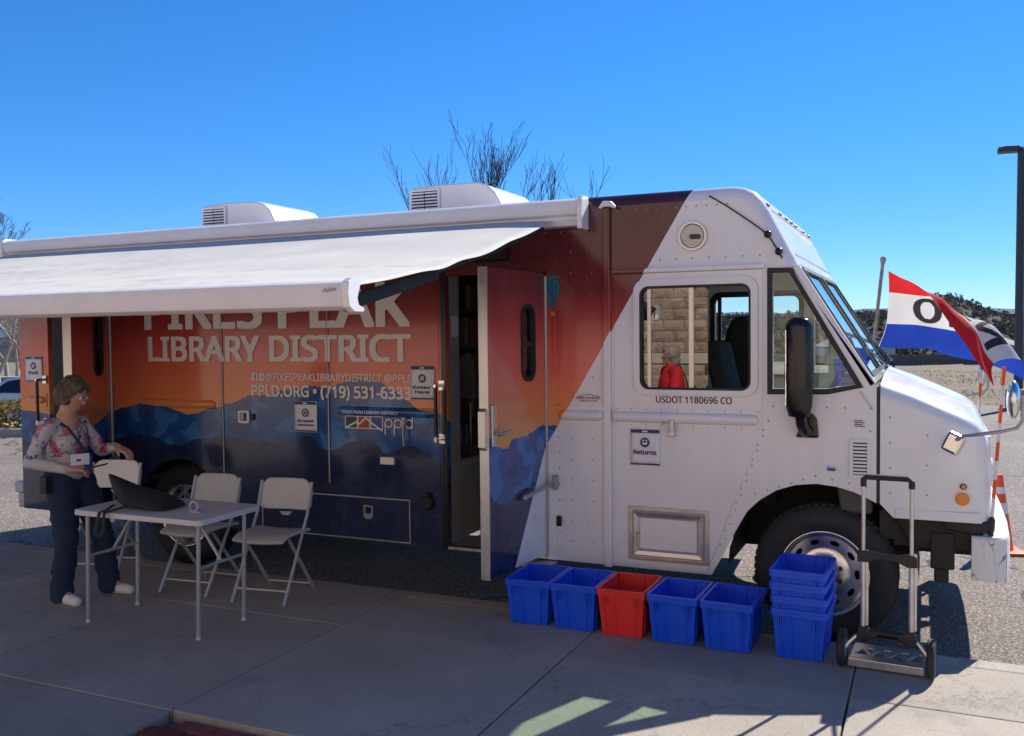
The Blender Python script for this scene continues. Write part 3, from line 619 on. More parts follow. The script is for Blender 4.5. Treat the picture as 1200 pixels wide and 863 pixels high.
for k in range(7000):
    y = 20.3+48*rnd.random()**1.6; x = rnd.uniform(-0.42, 0.16)*y+rnd.uniform(-2, 2); z = tz(x, y); h = rnd.uniform(0.03, 0.09)*(1+noise.noise(Vector((x*0.4, y*0.4, 0))))
    a = rnd.uniform(0, 6.28); dx, dy = math.cos(a)*0.035, math.sin(a)*0.035; lx, ly = rnd.uniform(-.06, .06), rnd.uniform(-.06, .06)
    b.add([(x-dx, y-dy, z-0.02), (x+dx, y+dy, z-0.02), (x+lx, y+ly, z+h)], [(0, 1, 2)])
tag(b.build('field_grass', 'straw'), 'dry straw-coloured grass in the open field behind the flag', 'grass', kind='stuff')
fn = thing('board_fence', 'long low brown board fence at the far edge of the dry field', 'fence', (0, 122, tz(0, 122)))
b = MB(); b.box((-0.28, -0.02, 0.0), (0.28, 0.02, 1.35)); fb = None
for k in range(60):
    x = -15+0.568*k; 
    if fb is None: fb = b.build('board', 'fencewood', fn); o = fb
    else: o = fb.copy(); COL.objects.link(o); o.parent = fn
    o.location = (x, 0, tz(x, 122)-fn.location.z+rnd.uniform(-.06, .06)); o.rotation_euler = (0, rnd.uniform(-.01, .01), 0)
def house(x, y, rz, wd, dp, h, label):
    t = thing('house', label, 'house', (x, y, tz(x, y)-0.3), rz, 'houses beyond the fence')
    q = MB(); q.plate([(-wd/2, 0), (wd/2, 0), (wd/2, h), (0, h+wd*0.2), (-wd/2, h)], [], -dp/2, dp/2); q.build('wall', 'housewall', t)
    for s in (-1, 1):
        q = MB(); q.add([(s*(wd/2+0.4), -dp/2-0.4, h-0.1), (0, -dp/2-0.4, h+wd*0.2+0.08), (0, dp/2+0.4, h+wd*0.2+0.08), (s*(wd/2+0.4), dp/2+0.4, h-0.1),
            (s*(wd/2+0.4), -dp/2-0.4, h+0.08), (0, -dp/2-0.4, h+wd*0.2+0.26), (0, dp/2+0.4, h+wd*0.2+0.26), (s*(wd/2+0.4), dp/2+0.4, h+0.08)],
            [(0,1,2,3),(4,5,6,7),(0,1,5,4),(1,2,6,5),(2,3,7,6),(3,0,4,7)]); q.build('roof', 'houseroof', t)
    for wx in (-wd*0.28, wd*0.25):
        q = MB(); q.box((wx-0.6, -dp/2-0.06, 0.9), (wx+0.6, -dp/2-0.01, 2.1)); q.build('window', 'black_gloss', t)
house(-9.5, 133, R(20), 9, 7, 2.6, 'low pale house with a grey roof behind the fence, left of the flag')
house(7, 150, R(-15), 10, 7, 2.7, 'pale house beyond the fence, low under the flag')

# ------------------------------------------------------------------ the bookmobile
TL = Vector((-3.65, 1.18, 0)); INV = Matrix.Translation(-TL)
van = thing('bookmobile', 'large step van with maroon to orange mountain wrap and white cab, awning out', 'van', TL)
def part(mb, name, m, **kw): return mb.build(name, m, van, inv=INV, **kw)
def sub(mb, name, m, par, **kw): return mb.build(name, m, par, **kw)
def mapv(mb, fn): mb.v = [tuple(fn(Vector(v))) for v in mb.v]; return mb
WID = 2.36
prof = [(-7.6, 2.83), (-1.12, 2.83), (-1.05, 2.818), (-0.985, 2.785), (-0.935, 2.725), (-0.895, 2.66), (-0.724, 2.325)]
def inset(pts, d):
    out = []
    for i, p in enumerate(pts):
        a = Vector(pts[max(i-1, 0)]); c = Vector(pts[min(i+1, len(pts)-1)]); t = (c-a).normalized(); nrm = Vector((-t.y, t.x))
        if i == 0: nrm = Vector((0, 1))
        out.append((p[0]-nrm.x*d, p[1]-nrm.y*d))
    return out
# roof and front cap
def nsub(pts, n=1):
    return pts
rows = []; RR = 0.08
long = [(-7.6+ (6.48)*i/12, 2.83) for i in range(12)] + prof[1:]
for side in (0, 1):
    rr_ = []
    for k in range(6):
        A = R(90*k/5); yy = RR*(1-math.cos(A)); ins = RR*(1-math.sin(A))
        rr_.append([(p[0], yy if side == 0 else WID-yy, p[1]) for p in inset(long, ins)])
    rows += rr_ if side == 0 else rr_[::-1]
b = MB(); b.grid(rows); part(b, 'roof', 'mural', smooth=True, wrap=True, angle=50)
side_top = inset(long, RR)
# near side wall with its door, window and wheel openings
def arch(cx, cz, r, a0, a1, n=14, sx=1.0): return [(cx+r*sx*math.cos(R(a0+(a1-a0)*k/n)), cz+r*math.sin(R(a0+(a1-a0)*k/n))) for k in range(n+1)]
farch = [(-1.255, 0.36), (-1.10, 0.66), (-1.03, 0.785), (-0.95, 0.865), (-0.85, 0.93), (-0.74, 0.968), (-0.62, 0.983), (-0.50, 0.972), (-0.40, 0.945), (-0.33, 0.915), (-0.275, 0.886)]
outer = [(-7.6, 0.36)] + [(-6.17, 0.36)] + arch(-5.70, 0.42, 0.48, 176, 4) + [(-5.23, 0.36)] + farch + [(-0.275, 1.58), (-0.74, 2.27)] + side_top[::-1]
QW = [(-0.905, 2.305), (-0.762, 2.302), (-0.348, 1.575), (-0.55, 1.53), (-0.905, 1.525)]
QH = [(-0.875, 2.272), (-0.775, 2.272), (-0.392, 1.590), (-0.556, 1.563), (-0.875, 1.560)]
WIN = rrect(-1.757, 1.509, -0.959, 2.262, 0.085)
FD = (-3.157, 0.385, -2.385, 2.335); RDX = -4.07
holes = [rect(*FD), rect(FD[0]+RDX, 0.385, FD[2]+RDX, 2.335), WIN, QH, rrect(-2.90, 2.435, -2.67, 2.53, 0.02)]
b = MB(); b.plate(outer, holes, 0.0, 0.045); part(b, 'side_wall', 'mural', wrap=True)
# far side: same openings for the cab, no doors
b = MB(); b.plate(outer, [WIN, QH], WID-0.045, WID); part(b, 'far_side_wall', 'white')
b = MB(); b.box((-7.6, 0.046, 0.36), (-7.56, WID-0.046, 2.75)); part(b, 'rear_wall', 'mural', wrap=True)
b = MB(); b.box((-7.72, 0.0, 0.50), (-7.605, WID, 0.60)); part(b, 'rear_bumper', 'steel', bevel=0.01)
b = MB(); b.box((-7.70, 0.02, 0.36), (-7.605, 0.10, 0.495)); part(b, 'bumper_bracket', 'steel', bevel=0.01)
# raised side panels between the piano hinges, kept clear of the wheel opening
for x0, x1, z0 in ((-6.43, -5.235, 0.98), (-5.205, -4.20, 0.79), (-4.17, -3.22, 0.79)):
    b = MB(); b.plate(rect(x0, z0, x1, 2.60), [], -0.006, 0.001); part(b, 'side_panel', 'mural', wrap=True, bevel=0.003)
for x0, z0 in ((-5.22, 0.80), (-4.185, 0.79), (-6.44, 0.70)):
    b = MB(); b.tube([(x0, -0.008, z0), (x0, -0.008, 2.35)], 0.007, 6); part(b, 'piano_hinge', 'steel', smooth=True)
b = MB(); b.plate(rect(-5.275, 0.80, -5.232, 2.6), [], -0.010, -0.0065); part(b, 'seam_strip', 'mural', wrap=True)
# luggage compartment door low on the skirt
b = MB(); b.plate(rect(-4.84, 0.375, -3.475, 0.70), [rect(-4.832, 0.383, -3.483, 0.692)], -0.010, 0.0); cp = part(b, 'compartment_trim', 'alu')
b = MB(); b.plate(rect(-4.828, 0.386, -3.487, 0.689), [], -0.006, 0.0); cpd = part(b, 'compartment_door', 'mural', wrap=True)
b = MB(); b.plate([(-3.875,0.64),(-3.795,0.635),(-3.795,0.555),(-3.815,0.535),(-3.855,0.535),(-3.875,0.555)], [rect(-3.862, 0.575, -3.808, 0.625)], -0.018, -0.006); sub(b, 'latch', 'steel', cpd)
b = MB(); b.box((-3.855, -0.013, 0.58), (-3.815, -0.007, 0.62)); sub(b, 'keyhole', 'black_gloss', cpd)
# vertical post and its lamp
b = MB(); b.plate(rect(-1.966, 0.352, -1.915, 2.74), [], -0.03, -0.0005); part(b, 'corner_post', 'mural', wrap=True, bevel=0.006)
b = MB(); b.tube([(-1.975, -0.045, 2.738), (-1.945, -0.05, 2.762), (-1.90, -0.05, 2.758), (-1.865, -0.045, 2.735)], [0.008, 0.02, 0.02, 0.008], 8); part(b, 'marker_lamp', 'white_gloss', smooth=True)
b = MB(); b.plate(rect(-2.378, 0.36, -2.312, 2.36), [], -0.008, -0.0005); part(b, 'door_jamb', 'mural', wrap=True, bevel=0.002)
b = MB(); b.plate([(-2.38, 0.352), (-2.315, 0.352), (-2.315, 0.335), (-2.52, 0.335)], [], -0.16, 0.0); part(b, 'sill_bracket', 'alu')
b = MB(); b.plate(rect(-3.20, 2.405, -2.31, 2.418), [], -0.025, -0.0005); part(b, 'drip_rail', 'mural', wrap=True)
b = MB(); b.plate(rect(-3.20, 0.36, -3.16, 2.36), [], -0.008, -0.0005); part(b, 'door_jamb', 'black_gloss', bevel=0.002)
b = MB(); b.plate(rect(-3.155, 0.366, -2.387, 0.384), [], -0.02, 0.3); part(b, 'door_sill', 'alu')
b = MB(); b.plate(rrect(-2.92, 2.42, -2.655, 2.545, 0.025), [rrect(-2.895, 2.44, -2.675, 2.525, 0.02)], -0.015, -0.0005); uw = part(b, 'clerestory_frame', 'black_gloss')
b = MB(); b.plate(rect(-2.897, 2.438, -2.673, 2.527), [], 0.004, 0.008); sub(b, 'pane', 'mirrorfilm', uw)

# half-round belt mouldings with flanges
def moulding(x0, x1, zc, name='belt_moulding', m='mural'):
    b = MB(); r = 0.036; n = 8; rows = []
    for xx, sc in ((x0, 0.1), (x0+0.008, 0.6), (x0+0.025, 0.9), (x0+0.05, 1), (x1-0.05, 1), (x1-0.025, 0.9), (x1-0.008, 0.6), (x1, 0.1)):
        rows.append([(xx, -0.008-r*0.75*sc*math.sin(math.pi*k/n), zc+r*sc*math.cos(math.pi*k/n)) for k in range(n+1)])
    b.grid(rows); o = part(b, name, m, smooth=True, wrap=True, angle=60)
    b = MB(); b.plate(rect(x0-0.02, zc-0.062, x1+0.015, zc+0.062), [], -0.0075, -0.0005); sub(b, 'flange', m, o, wrap=True, bevel=0.002)
moulding(-2.295, -1.972, 1.362); moulding(-6.10, -5.29, 1.365); moulding(-4.10, -3.24, 1.345); moulding(-7.50, -7.27, 1.365)

# cab door
DO = [(-1.893, 0.372), (-1.285, 0.372), (-0.962, 1.235), (-0.935, 1.30), (-0.935, 2.30), (-1.893, 2.30)]
b = MB(); b.plate(DO, [WIN], -0.010, -0.0005); cdoor = part(b, 'cab_door', 'mural', wrap=True, bevel=0.003)
b = MB(); b.plate(rect(-1.905, 2.303, -0.922, 2.332), [], -0.035, -0.0005); part(b, 'door_gutter', 'mural', wrap=True, bevel=0.004)
b = MB(); b.plate(rrect(-1.757, 1.509, -0.959, 2.262, 0.085), [rrect(-1.716, 1.545, -1.002, 2.215, 0.06)], -0.030, 0.02); wf = sub(b, 'window_frame', 'white', cdoor, bevel=0.006)
b = MB(); b.plate(rrect(-1.7155, 1.5455, -1.0025, 2.2145, 0.06), [rrect(-1.702, 1.558, -1.016, 2.200, 0.05)], -0.024, 0.03); sub(b, 'gasket', 'black', cdoor)
for x0, x1 in ((-1.668, -1.645), (-1.395, -1.365)):
    b = MB(); b.plate(rect(x0, 1.559, x1, 2.199), [], -0.004, 0.010); sub(b, 'window_bar', 'alu', cdoor)
b = MB(); b.plate(rect(-1.700, 1.559, -1.669, 2.199), [], 0.006, 0.009); sub(b, 'fixed_pane', 'mirrorfilm', cdoor)
b = MB(); b.plate(rect(-1.6445, 1.559, -1.3955, 2.199), [], 0.004, 0.007); sub(b, 'sliding_pane', 'mirrorfilm', cdoor)
b = MB(); b.plate(rrect(-1.3645, 1.559, -1.275, 2.199, 0.03), [], 0.004, 0.007); sub(b, 'sliding_pane', 'mirrorfilm', cdoor)
b = MB(); b.box((-1.292, -0.012, 1.64), (-1.274, 0.012, 1.70)); sub(b, 'window_latch', 'black_gloss', cdoor)
# mouldings and hardware on the cab door
b = MB(); rows = []
for xx, sc in ((-1.893, 1), (-1.0, 1), (-0.975, 0.9), (-0.958, 0.6), (-0.95, 0.1)):
    rows.append([(xx, -0.016-0.027*sc*math.sin(math.pi*k/8), 1.362+0.036*sc*math.cos(math.pi*k/8)) for k in range(9)])
b.grid(rows); sub(b, 'belt_moulding', 'white', cdoor, smooth=True, angle=60)
b = MB(); b.plate(rect(-1.892, 1.30, -0.945, 1.424), [], -0.0155, -0.0105); sub(b, 'moulding_flange', 'white', cdoor, bevel=0.002)
b = MB(); b.box((-1.515, -0.06, 1.245), (-1.478, -0.012, 1.29)); b.box((-1.508, -0.062, 1.28), (-1.484, -0.035, 1.352)); b.ball((-1.555, -0.03, 1.335), 0.014); sub(b, 'door_latch', 'alu', cdoor, bevel=0.004)
# book return slot hatch
hatch_o = rect(-1.802, 0.418, -1.265, 0.775)
b = MB(); b.plate(hatch_o, [rect(-1.772, 0.445, -1.295, 0.748)], -0.018, -0.0105); rs = sub(b, 'return_hatch_frame', 'alu', cdoor, bevel=0.004)
b = MB(); rows = []
for (x0, z0, x1, z1), y in (((-1.770, 0.447, -1.297, 0.746), -0.014), ((-1.760, 0.457, -1.307, 0.736), -0.035), ((-1.735, 0.482, -1.332, 0.711), -0.030), ((-1.722, 0.495, -1.345, 0.698), -0.012)):
    rows.append([(x0, y, z0), (x1, y, z0), (x1, y, z1), (x0, y, z1)])
b.grid(rows, wrap=True); sub(b, 'return_hatch_trim', 'alu', cdoor)
b = MB(); b.plate(rect(-1.7215, 0.4955, -1.3455, 0.6975), [], -0.016, -0.0105); sub(b, 'return_hatch_door', 'white', cdoor, bevel=0.002)
b = MB(); b.lathe([(0.0, -0.037), (0.011, -0.036), (0.012, -0.030)], (-1.735, 0, 0.60), n=12); sub(b, 'hatch_lock', 'steel', cdoor, smooth=True)
# quarter window
b = MB(); b.plate(QW, [QH], -0.014, 0.012); q = part(b, 'quarter_window_frame', 'black', bevel=0.003)
b = MB(); b.plate(QH, [], 0.010, 0.014); sub(b, 'pane', 'glass', q)
b = MB(); b.plate(WIN, [rrect(-1.716, 1.545, -1.002, 2.215, 0.06)], WID-0.05, WID+0.01); q = part(b, 'far_window_frame', 'black')
b = MB(); b.plate(rrect(-1.717, 1.544, -1.001, 2.216, 0.06), [], WID-0.02, WID-0.016); sub(b, 'pane', 'glass', q)
b = MB(); b.box((-1.69, WID-0.05, 1.55), (-1.66, WID-0.022, 2.21)); sub(b, 'bar', 'black', q)
b = MB(); b.plate(QH, [], WID-0.02, WID-0.016); part(b, 'far_quarter_pane', 'glass')

# windscreen and front
O_ = Vector((-0.724, 0, 2.325)); D_ = Vector((0.447, 0, -0.728)).normalized(); N_ = Vector((0.728, 0, 0.447)).normalized()
def slant(v): return O_ + D_*v.z + Vector((0, 1, 0))*v.x + N_*v.y
SLEN = 0.854
p1 = rrect(0.085, 0.03, 1.155, 0.80, 0.03, 3); p2 = rrect(1.205, 0.03, 2.275, 0.80, 0.03, 3)
b = MB(); b.plate(rect(0.0, 0.0, WID, SLEN), [p1, p2], -0.04, 0.0); mapv(b, slant); wsf = part(b, 'windscreen_frame', 'white', bevel=0.006)
for pp, x0, x1 in ((p1, 0.085, 1.155), (p2, 1.205, 2.275)):
    b = MB(); b.plate(rrect(x0-0.012, 0.018, x1+0.012, 0.812, 0.035, 3), [rrect(x0+0.015, 0.045, x1-0.015, 0.785, 0.025, 3)], 0.0005, 0.008); mapv(b, slant); sub(b, 'gasket', 'black', wsf)
    b = MB(); b.plate(pp, [], -0.012, -0.008); mapv(b, slant); sub(b, 'windscreen_pane', 'windscreen', wsf)
    xm = (x0+x1)/2
    b = MB(); b.tube([slant(Vector((xm+0.45, 0.03, 0.86))), slant(Vector((xm+0.42, 0.05, 0.80))), slant(Vector((xm-0.05, 0.03, 0.62)))], [0.012, 0.01, 0.006], 6); b.tube([slant(Vector((xm-0.30, 0.02, 0.70))), slant(Vector((xm+0.20, 0.02, 0.52)))], 0.009, 6); sub(b, 'wiper', 'black_gloss', wsf)
b = MB(); b.box((-0.30, 0.07, 1.50), (-0.235, WID-0.07, 1.578)); part(b, 'cowl', 'black')
for y in (0.10, 0.62, 0.92, 1.18, 1.42, 1.87, 2.26):
    b = MB(); b.ball((-0.922, y, 2.702), 0.018, 10, 6, (1.0, 1.6, 0.8)); part(b, 'roof_marker_light', 'amber_dark', smooth=True)
b = MB()
for k in range(46):
    b.ball((-0.745, 0.06+k*0.05, 2.385), 0.007, 6, 4); b.ball((-0.885, 0.06+k*0.05, 2.66), 0.007, 6, 4)
tag(part(b, 'front_rivets', 'white_gloss', smooth=True), kind='stuff')

# hood
def hoodsec(x, zt, zb, ins, crown=0.05, r=0.10):
    pts = [(x, ins, zb), (x, ins, zb+(zt-r-zb)*0.5), (x, ins, zt-r)]
    for k in range(1, 6): A = R(90*k/5); pts.append((x, ins+r*(1-math.cos(A)), zt-r+r*math.sin(A)))
    n = 8
    for k in range(1, n): t = k/n; pts.append((x, ins+r+(WID-2*ins-2*r)*t, zt+crown*math.sin(math.pi*t)))
    left = [(p[0], WID-p[1], p[2]) for p in pts[:8]][::-1]
    return pts + left
secs = [(-0.255, 1.602, 0.805, 0.0), (-0.10, 1.545, 0.805, 0.0), (0.06, 1.475, 0.805, 0.0), (0.18, 1.42, 0.805, 0.004), (0.25, 1.385, 0.805, 0.012), (0.295, 1.345, 0.81, 0.03), (0.322, 1.29, 0.82, 0.06), (0.335, 1.20, 0.84, 0.10)]
rows = [hoodsec(*s_) for s_ in secs]
# bring the lower rear corner up over the wheel arch
rows[0] = [(x, y, max(z, 0.885)) for x, y, z in rows[0]]
rows[1] = [(x if z > 0.81 else -0.18, y, z) for x, y, z in rows[1]]
b = MB(); b.grid(rows); hood = part(b, 'hood', 'white_gloss', smooth=True, angle=60)
b = MB(); b.plate(rrect(0.10, 0.84, WID-0.10, 1.30, 0.05), [rrect(0.55, 0.92, WID-0.55, 1.22, 0.03)], 0.30, 0.335, 'yz'); sub(b, 'nose_panel', 'white_gloss', hood)
for k in range(7):
    b = MB(); b.box((0.29, 0.56, 0.935+k*0.04), (0.325, WID-0.56, 0.955+k*0.04)); sub(b, 'grille_bar', 'black_gloss', hood)
for y in (0.32, WID-0.32):
    b = MB(); b.lathe([(0.0, 0.36), (0.07, 0.355), (0.09, 0.338), (0.09, 0.33)], (0, y, 1.07), 'x', 20); sub(b, 'headlight', 'reflective', hood, smooth=True)
b = MB(); b.plate(rect(-0.17, 0.806, 0.285, 0.862), [], -0.008, 0.0); sub(b, 'lower_flange', 'white_gloss', hood, bevel=0.003)
b = MB(); b.lathe([(0.0, -0.020), (0.030, -0.018), (0.037, -0.012), (0.037, 0.004)], (0.186, 0, 0.941), n=20); sub(b, 'side_marker', 'amber', hood, smooth=True)
b = MB(); b.lathe([(0.0, -0.014), (0.010, -0.013), (0.013, -0.010)], (0.190, 0, 1.012), n=14); sub(b, 'side_lamp', 'amber', hood, smooth=True)
b = MB(); b.lathe([(0.013, -0.010), (0.018, -0.006), (0.018, 0.004)], (0.190, 0, 1.012), n=14); sub(b, 'lamp_bezel', 'black_gloss', hood, smooth=True)
b = MB(); b.box((-0.273, 0.006, 0.89), (-0.257, 0.03, 1.58)); part(b, 'hood_gap_seal', 'black')
# cowl panel details
b = MB(); b.plate(rrect(-0.425, 1.03, -0.307, 1.265, 0.015, 3), [rect(-0.405, 1.05, -0.327, 1.245)], -0.012, -0.0005); lv = part(b, 'louvre_frame', 'white', bevel=0.003)
b = MB(); b.plate(rect(-0.406, 1.049, -0.326, 1.246), [], 0.0005, 0.0015); 
b.v = [(x, y-0.003, z) for x, y, z in b.v]; sub(b, 'louvre_back', 'black', lv)
for k in range(9):
    b = MB(); b.box((-0.404, -0.012, 1.055+k*0.0212), (-0.328, -0.003, 1.068+k*0.0212)); sub(b, 'louvre_slat', 'white', lv, bevel=0.002)
b = MB(); b.plate(rect(-0.405, 1.33, -0.318, 1.385), [], -0.003, -0.0005); ds = part(b, 'data_sticker', 'paper')
for k in range(4):
    b = MB(); b.plate(rect(-0.398, 1.340+k*0.011, -0.34-0.012*(k % 2), 1.345+k*0.011), [], -0.0045, -0.003); sub(b, 'print_line', 'blackink', ds)
b = MB(); b.tube([(-0.548, -0.012, 1.082), (-0.545, -0.02, 1.082), (-0.505, -0.022, 1.080), (-0.497, -0.012, 1.080)], [0.012, 0.020, 0.016, 0.008], 8, flat=0.7); part(b, 'side_marker_lamp', 'chrome', smooth=True)
b = MB(); b.tube([(-0.36, -0.006, 1.55), (-0.29, -0.006, 1.44)], 0.012, 6, flat=0.5); part(b, 'pillar_brace', 'white', smooth=True)
# round vent high on the cab
vt = MB(); vt.lathe([(0.0, -0.012), (0.07, -0.014), (0.078, -0.022), (0.092, -0.022), (0.096, -0.010), (0.096, 0.0)], (-1.368, 0, 2.525), n=28); vt = part(vt, 'round_vent', 'alu', smooth=True)
for k in range(11):
    z = 2.525-0.06+k*0.012; hw = math.sqrt(max(0.0001, 0.072**2-(z-2.525)**2)); b = MB(); b.box((-1.368-hw, -0.020, z-0.0035), (-1.368+hw, -0.012, z+0.0035)); sub(b, 'vent_slat', 'steel', vt)
b = MB(); b.plate(rrect(-1.385, 2.505, -1.315, 2.535, 0.014, 4), [], -0.026, -0.019); sub(b, 'vent_handle', 'black_gloss', vt)
b = MB(); b.tube([(-1.262, -0.01, 2.772), (-1.15, -0.014, 2.70), (-1.0, -0.016, 2.59), (-0.9, -0.016, 2.51), (-0.834, -0.016, 2.40), (-0.815, -0.012, 2.36)], 0.005, 6); cb = part(b, 'tether_cable', 'black', smooth=True)
for p in ((-0.9, -0.022, 2.51), (-0.834, -0.022, 2.402)):
    b = MB(); b.ball(p, 0.024, 12, 8); sub(b, 'tether_ball', 'black_gloss', cb, smooth=True)
# rivets
b = MB()
def rivrow(x0, z0, x1, z1, n, y=0.0, r=0.006):
    for k in range(n): t = k/max(1, n-1); b.ball((x0+(x1-x0)*t, y, z0+(z1-z0)*t), r, 6, 4)
rivrow(-2.0, 2.715, -1.15, 2.715, 14); rivrow(-1.9, 2.385, -0.95, 2.385, 10); rivrow(-1.9, 2.60, -1.9, 2.40, 6); rivrow(-2.05, 2.6, -2.05, 0.5, 16); rivrow(-2.20, 2.6, -2.20, 0.5, 16); rivrow(-2.29, 2.3, -2.29, 0.45, 18, -0.008)
rivrow(-0.87, 1.45, -0.45, 1.45, 5); rivrow(-0.90, 1.36, -1.17, 0.60, 9); rivrow(-0.93, 1.30, -1.20, 0.56, 9); rivrow(-0.98, 0.90, -0.62, 1.03, 6); rivrow(-0.62, 1.03, -0.33, 0.98, 4); rivrow(-0.31, 1.45, -0.31, 1.05, 4); rivrow(-0.20, 1.4, -0.20, 0.95, 4, 0.0); rivrow(0.0, 1.3, 0.0, 0.95, 3)
rivrow(-1.88, 1.412, -0.96, 1.412, 10, -0.0155, 0.005); rivrow(-1.88, 1.312, -0.96, 1.312, 10, -0.0155, 0.005); rivrow(-0.905, 2.28, -0.905, 1.0, 1)
rivrow(-3.3, 1.75, -3.3, 1.45, 3); rivrow(-3.25, 2.3, -3.25, 0.6, 12, 0, 0.005); rivrow(-5.253, 2.5, -5.253, 0.85, 20, -0.010, 0.005); rivrow(-7.55, 2.5, -7.55, 0.6, 18); rivrow(-7.28, 2.3, -7.28, 0.6, 12); rivrow(-2.6, 2.6, -2.05, 2.6, 6)
tag(part(b, 'rivets', 'steel', smooth=True), kind='stuff')

# open doors: drawn closed, then swung about the hinge
def leaf(dx, ang, rear=False):
    hx = -2.382+dx; x0, x1, z0, z1 = -3.150+dx, hx, 0.40, 2.325
    rot = Matrix.Rotation(R(ang), 3, 'Z'); piv = Vector((hx, -0.012, 0))
    def sw_(v): return piv + rot @ (Vector(v)-piv)
    def mk(b, name, m, par=None, **kw):
        src = list(b.v); mapv(b, sw_)
        if kw.pop('wr', False): it = {tuple(v): s for v, s in zip(b.v, src)}; kw['wrap'] = lambda p: it[tuple(p)]
        return part(b, name, m, **kw) if par is None else sub(b, name, m, par, **kw)
    wo, wi = rrect(hx-0.345, 1.60, hx-0.155, 2.11, 0.085), rrect(hx-0.32, 1.625, hx-0.18, 2.085, 0.07)
    b = MB(); b.plate(rect(x0, z0, x1, z1), [wo], -0.008, 0.0); dr = mk(b, 'entry_door' if not rear else 'exit_door', 'mural', wr=True)
    b = MB(); b.plate(rect(x0+0.001, z0+0.001, x1-0.001, z1-0.001), [wo], 0.0005, 0.05); mk(b, 'door_core', 'white', dr)
    b = MB(); b.plate(rect(x0-0.008, z0-0.004, x0, z1+0.004), [], -0.012, 0.052); mk(b, 'edge_trim', 'alu', dr)
    b = MB(); b.plate(wo, [wi], -0.018, 0.055); g_ = mk(b, 'window_gasket', 'black', dr)
    b = MB(); b.box((hx-0.32, -0.012, 1.835), (hx-0.18, 0.04, 1.865)); mk(b, 'window_divider', 'black', dr)
    b = MB(); b.plate(wi, [], 0.010, 0.014); mk(b, 'pane', 'mirrorfilm' if not rear else 'darkglass', dr)
    b = MB(); b.box((x0+0.02, -0.026, 1.22), (x0+0.075, -0.0085, 1.48)); mk(b, 'lock_plate', 'alu', dr, bevel=0.005)
    b = MB(); b.tube([(x0+0.048, -0.028, 1.30), (x0+0.048, -0.065, 1.30), (x0+0.07, -0.072, 1.30), (x0+0.17, -0.072, 1.31)], 0.011, 8); mk(b, 'handle', 'alu', dr, smooth=True)
    b = MB(); b.plate([(x0-0.028, 1.22), (x0-0.009, 1.20), (x0-0.009, 1.46), (x0-0.028, 1.44)], [], 0.0, 0.05); mk(b, 'strike_plate', 'alu', dr)
    b = MB(); b.tube([(hx, -0.014, z0+0.02), (hx, -0.014, z1-0.02)], 0.010, 8); mk(b, 'hinge', 'steel', dr, smooth=True)
    # stay bar from the leaf to the jamb
    a = sw_((hx-0.36, -0.035, 0.845)); c = Vector((hx+0.06, -0.03, 0.90))
    b = MB(); b.tube([a, c], 0.013, 8); b.ball(a, 0.022); part(b, 'door_stay', 'steel', smooth=True)
    b = MB(); b.box((hx+0.045, -0.04, 0.85), (hx+0.085, -0.009, 0.95)); part(b, 'stay_bracket', 'steel', bevel=0.004)
    return dr, sw_
fdoor, fsw = leaf(0.0, 85)
rdoor, rsw = leaf(RDX, 117, True)
# hot-air balloon decal over the hinge line
def decal(poly, m, name, y=-0.0105, par=None): b = MB(); b.plate(poly, [], y, y+0.0018); return part(b, name, m) if par is None else sub(b, name, m, par)
bal = MB(); 
def balloon(xa, xb): return [(xa, z) for z in ()] 
BX = -2.328
bl = [(BX+0.052*math.sin(R(a)), 2.225+0.085*math.cos(R(a))) for a in range(0, 131, 10)] + [(BX+0.008, 2.085)]
bl = bl + [(2*BX-x, z) for x, z in bl[::-1][:-1]]
bd_ = decal(bl, 'bal_g', 'balloon_decal', -0.0105)
for dx_ in (-0.030, 0.0, 0.030): decal([(BX+dx_*1.1-0.007, 2.285-abs(dx_)*0.8), (BX+dx_*1.1+0.007, 2.285-abs(dx_)*0.8), (BX+dx_*0.3+0.004, 2.10), (BX+dx_*0.3-0.004, 2.10)], 'bal_b', 'balloon_stripe', -0.0125, bd_)
decal(rect(BX-0.013, 2.035, BX+0.013, 2.065), 'bal_o', 'balloon_basket', -0.0105, bd_)

# chassis, floor, wheel housings
b = MB(); b.box((-7.55, 0.05, 0.70), (-3.20, WID-0.05, 0.76)); b.box((-3.20, 0.86, 0.70), (-2.34, WID-0.05, 0.76)); b.box((-2.34, 0.05, 0.70), (-1.25, WID-0.05, 0.76)); b.box((-1.25, 0.75, 0.70), (-0.42, WID-0.75, 0.76)); part(b, 'floor', 'chassis')
for y in (0.72, 1.56):
    b = MB(); b.box((-7.4, y, 0.46), (0.30, y+0.08, 0.66)); part(b, 'frame_rail', 'chassis')
b = MB(); b.box((-0.26, 0.10, 0.66), (0.27, WID-0.10, 0.83)); part(b, 'engine_bay', 'chassis')
b = MB(); b.box((0.02, 0.09, 0.50), (0.15, 0.20, 0.72)); b.box((0.04, 0.10, 0.42), (0.12, 0.18, 0.5)); part(b, 'suspension_bracket', 'chassis', bevel=0.01)
b = MB(); b.box((-0.18, 0.12, 0.62), (0.30, 0.30, 0.80)); part(b, 'inner_fender', 'chassis')
b = MB(); b.tube([(-0.576, 0.3, 0.41), (-0.576, WID-0.3, 0.41)], 0.06, 10); part(b, 'front_axle', 'chassis')
b = MB(); b.tube([(-5.70, 0.3, 0.41), (-5.70, WID-0.3, 0.41)], 0.09, 10); b.ball((-5.70, 1.18, 0.41), 0.2); part(b, 'rear_axle', 'chassis', smooth=True)
b = MB(); b.box((-4.85, 0.05, 0.37), (-3.45, 0.62, 0.69)); part(b, 'luggage_box', 'chassis')
b = MB(); b.box((-2.30, 0.06, 0.40), (-1.35, 0.60, 0.69)); part(b, 'generator_box', 'chassis')
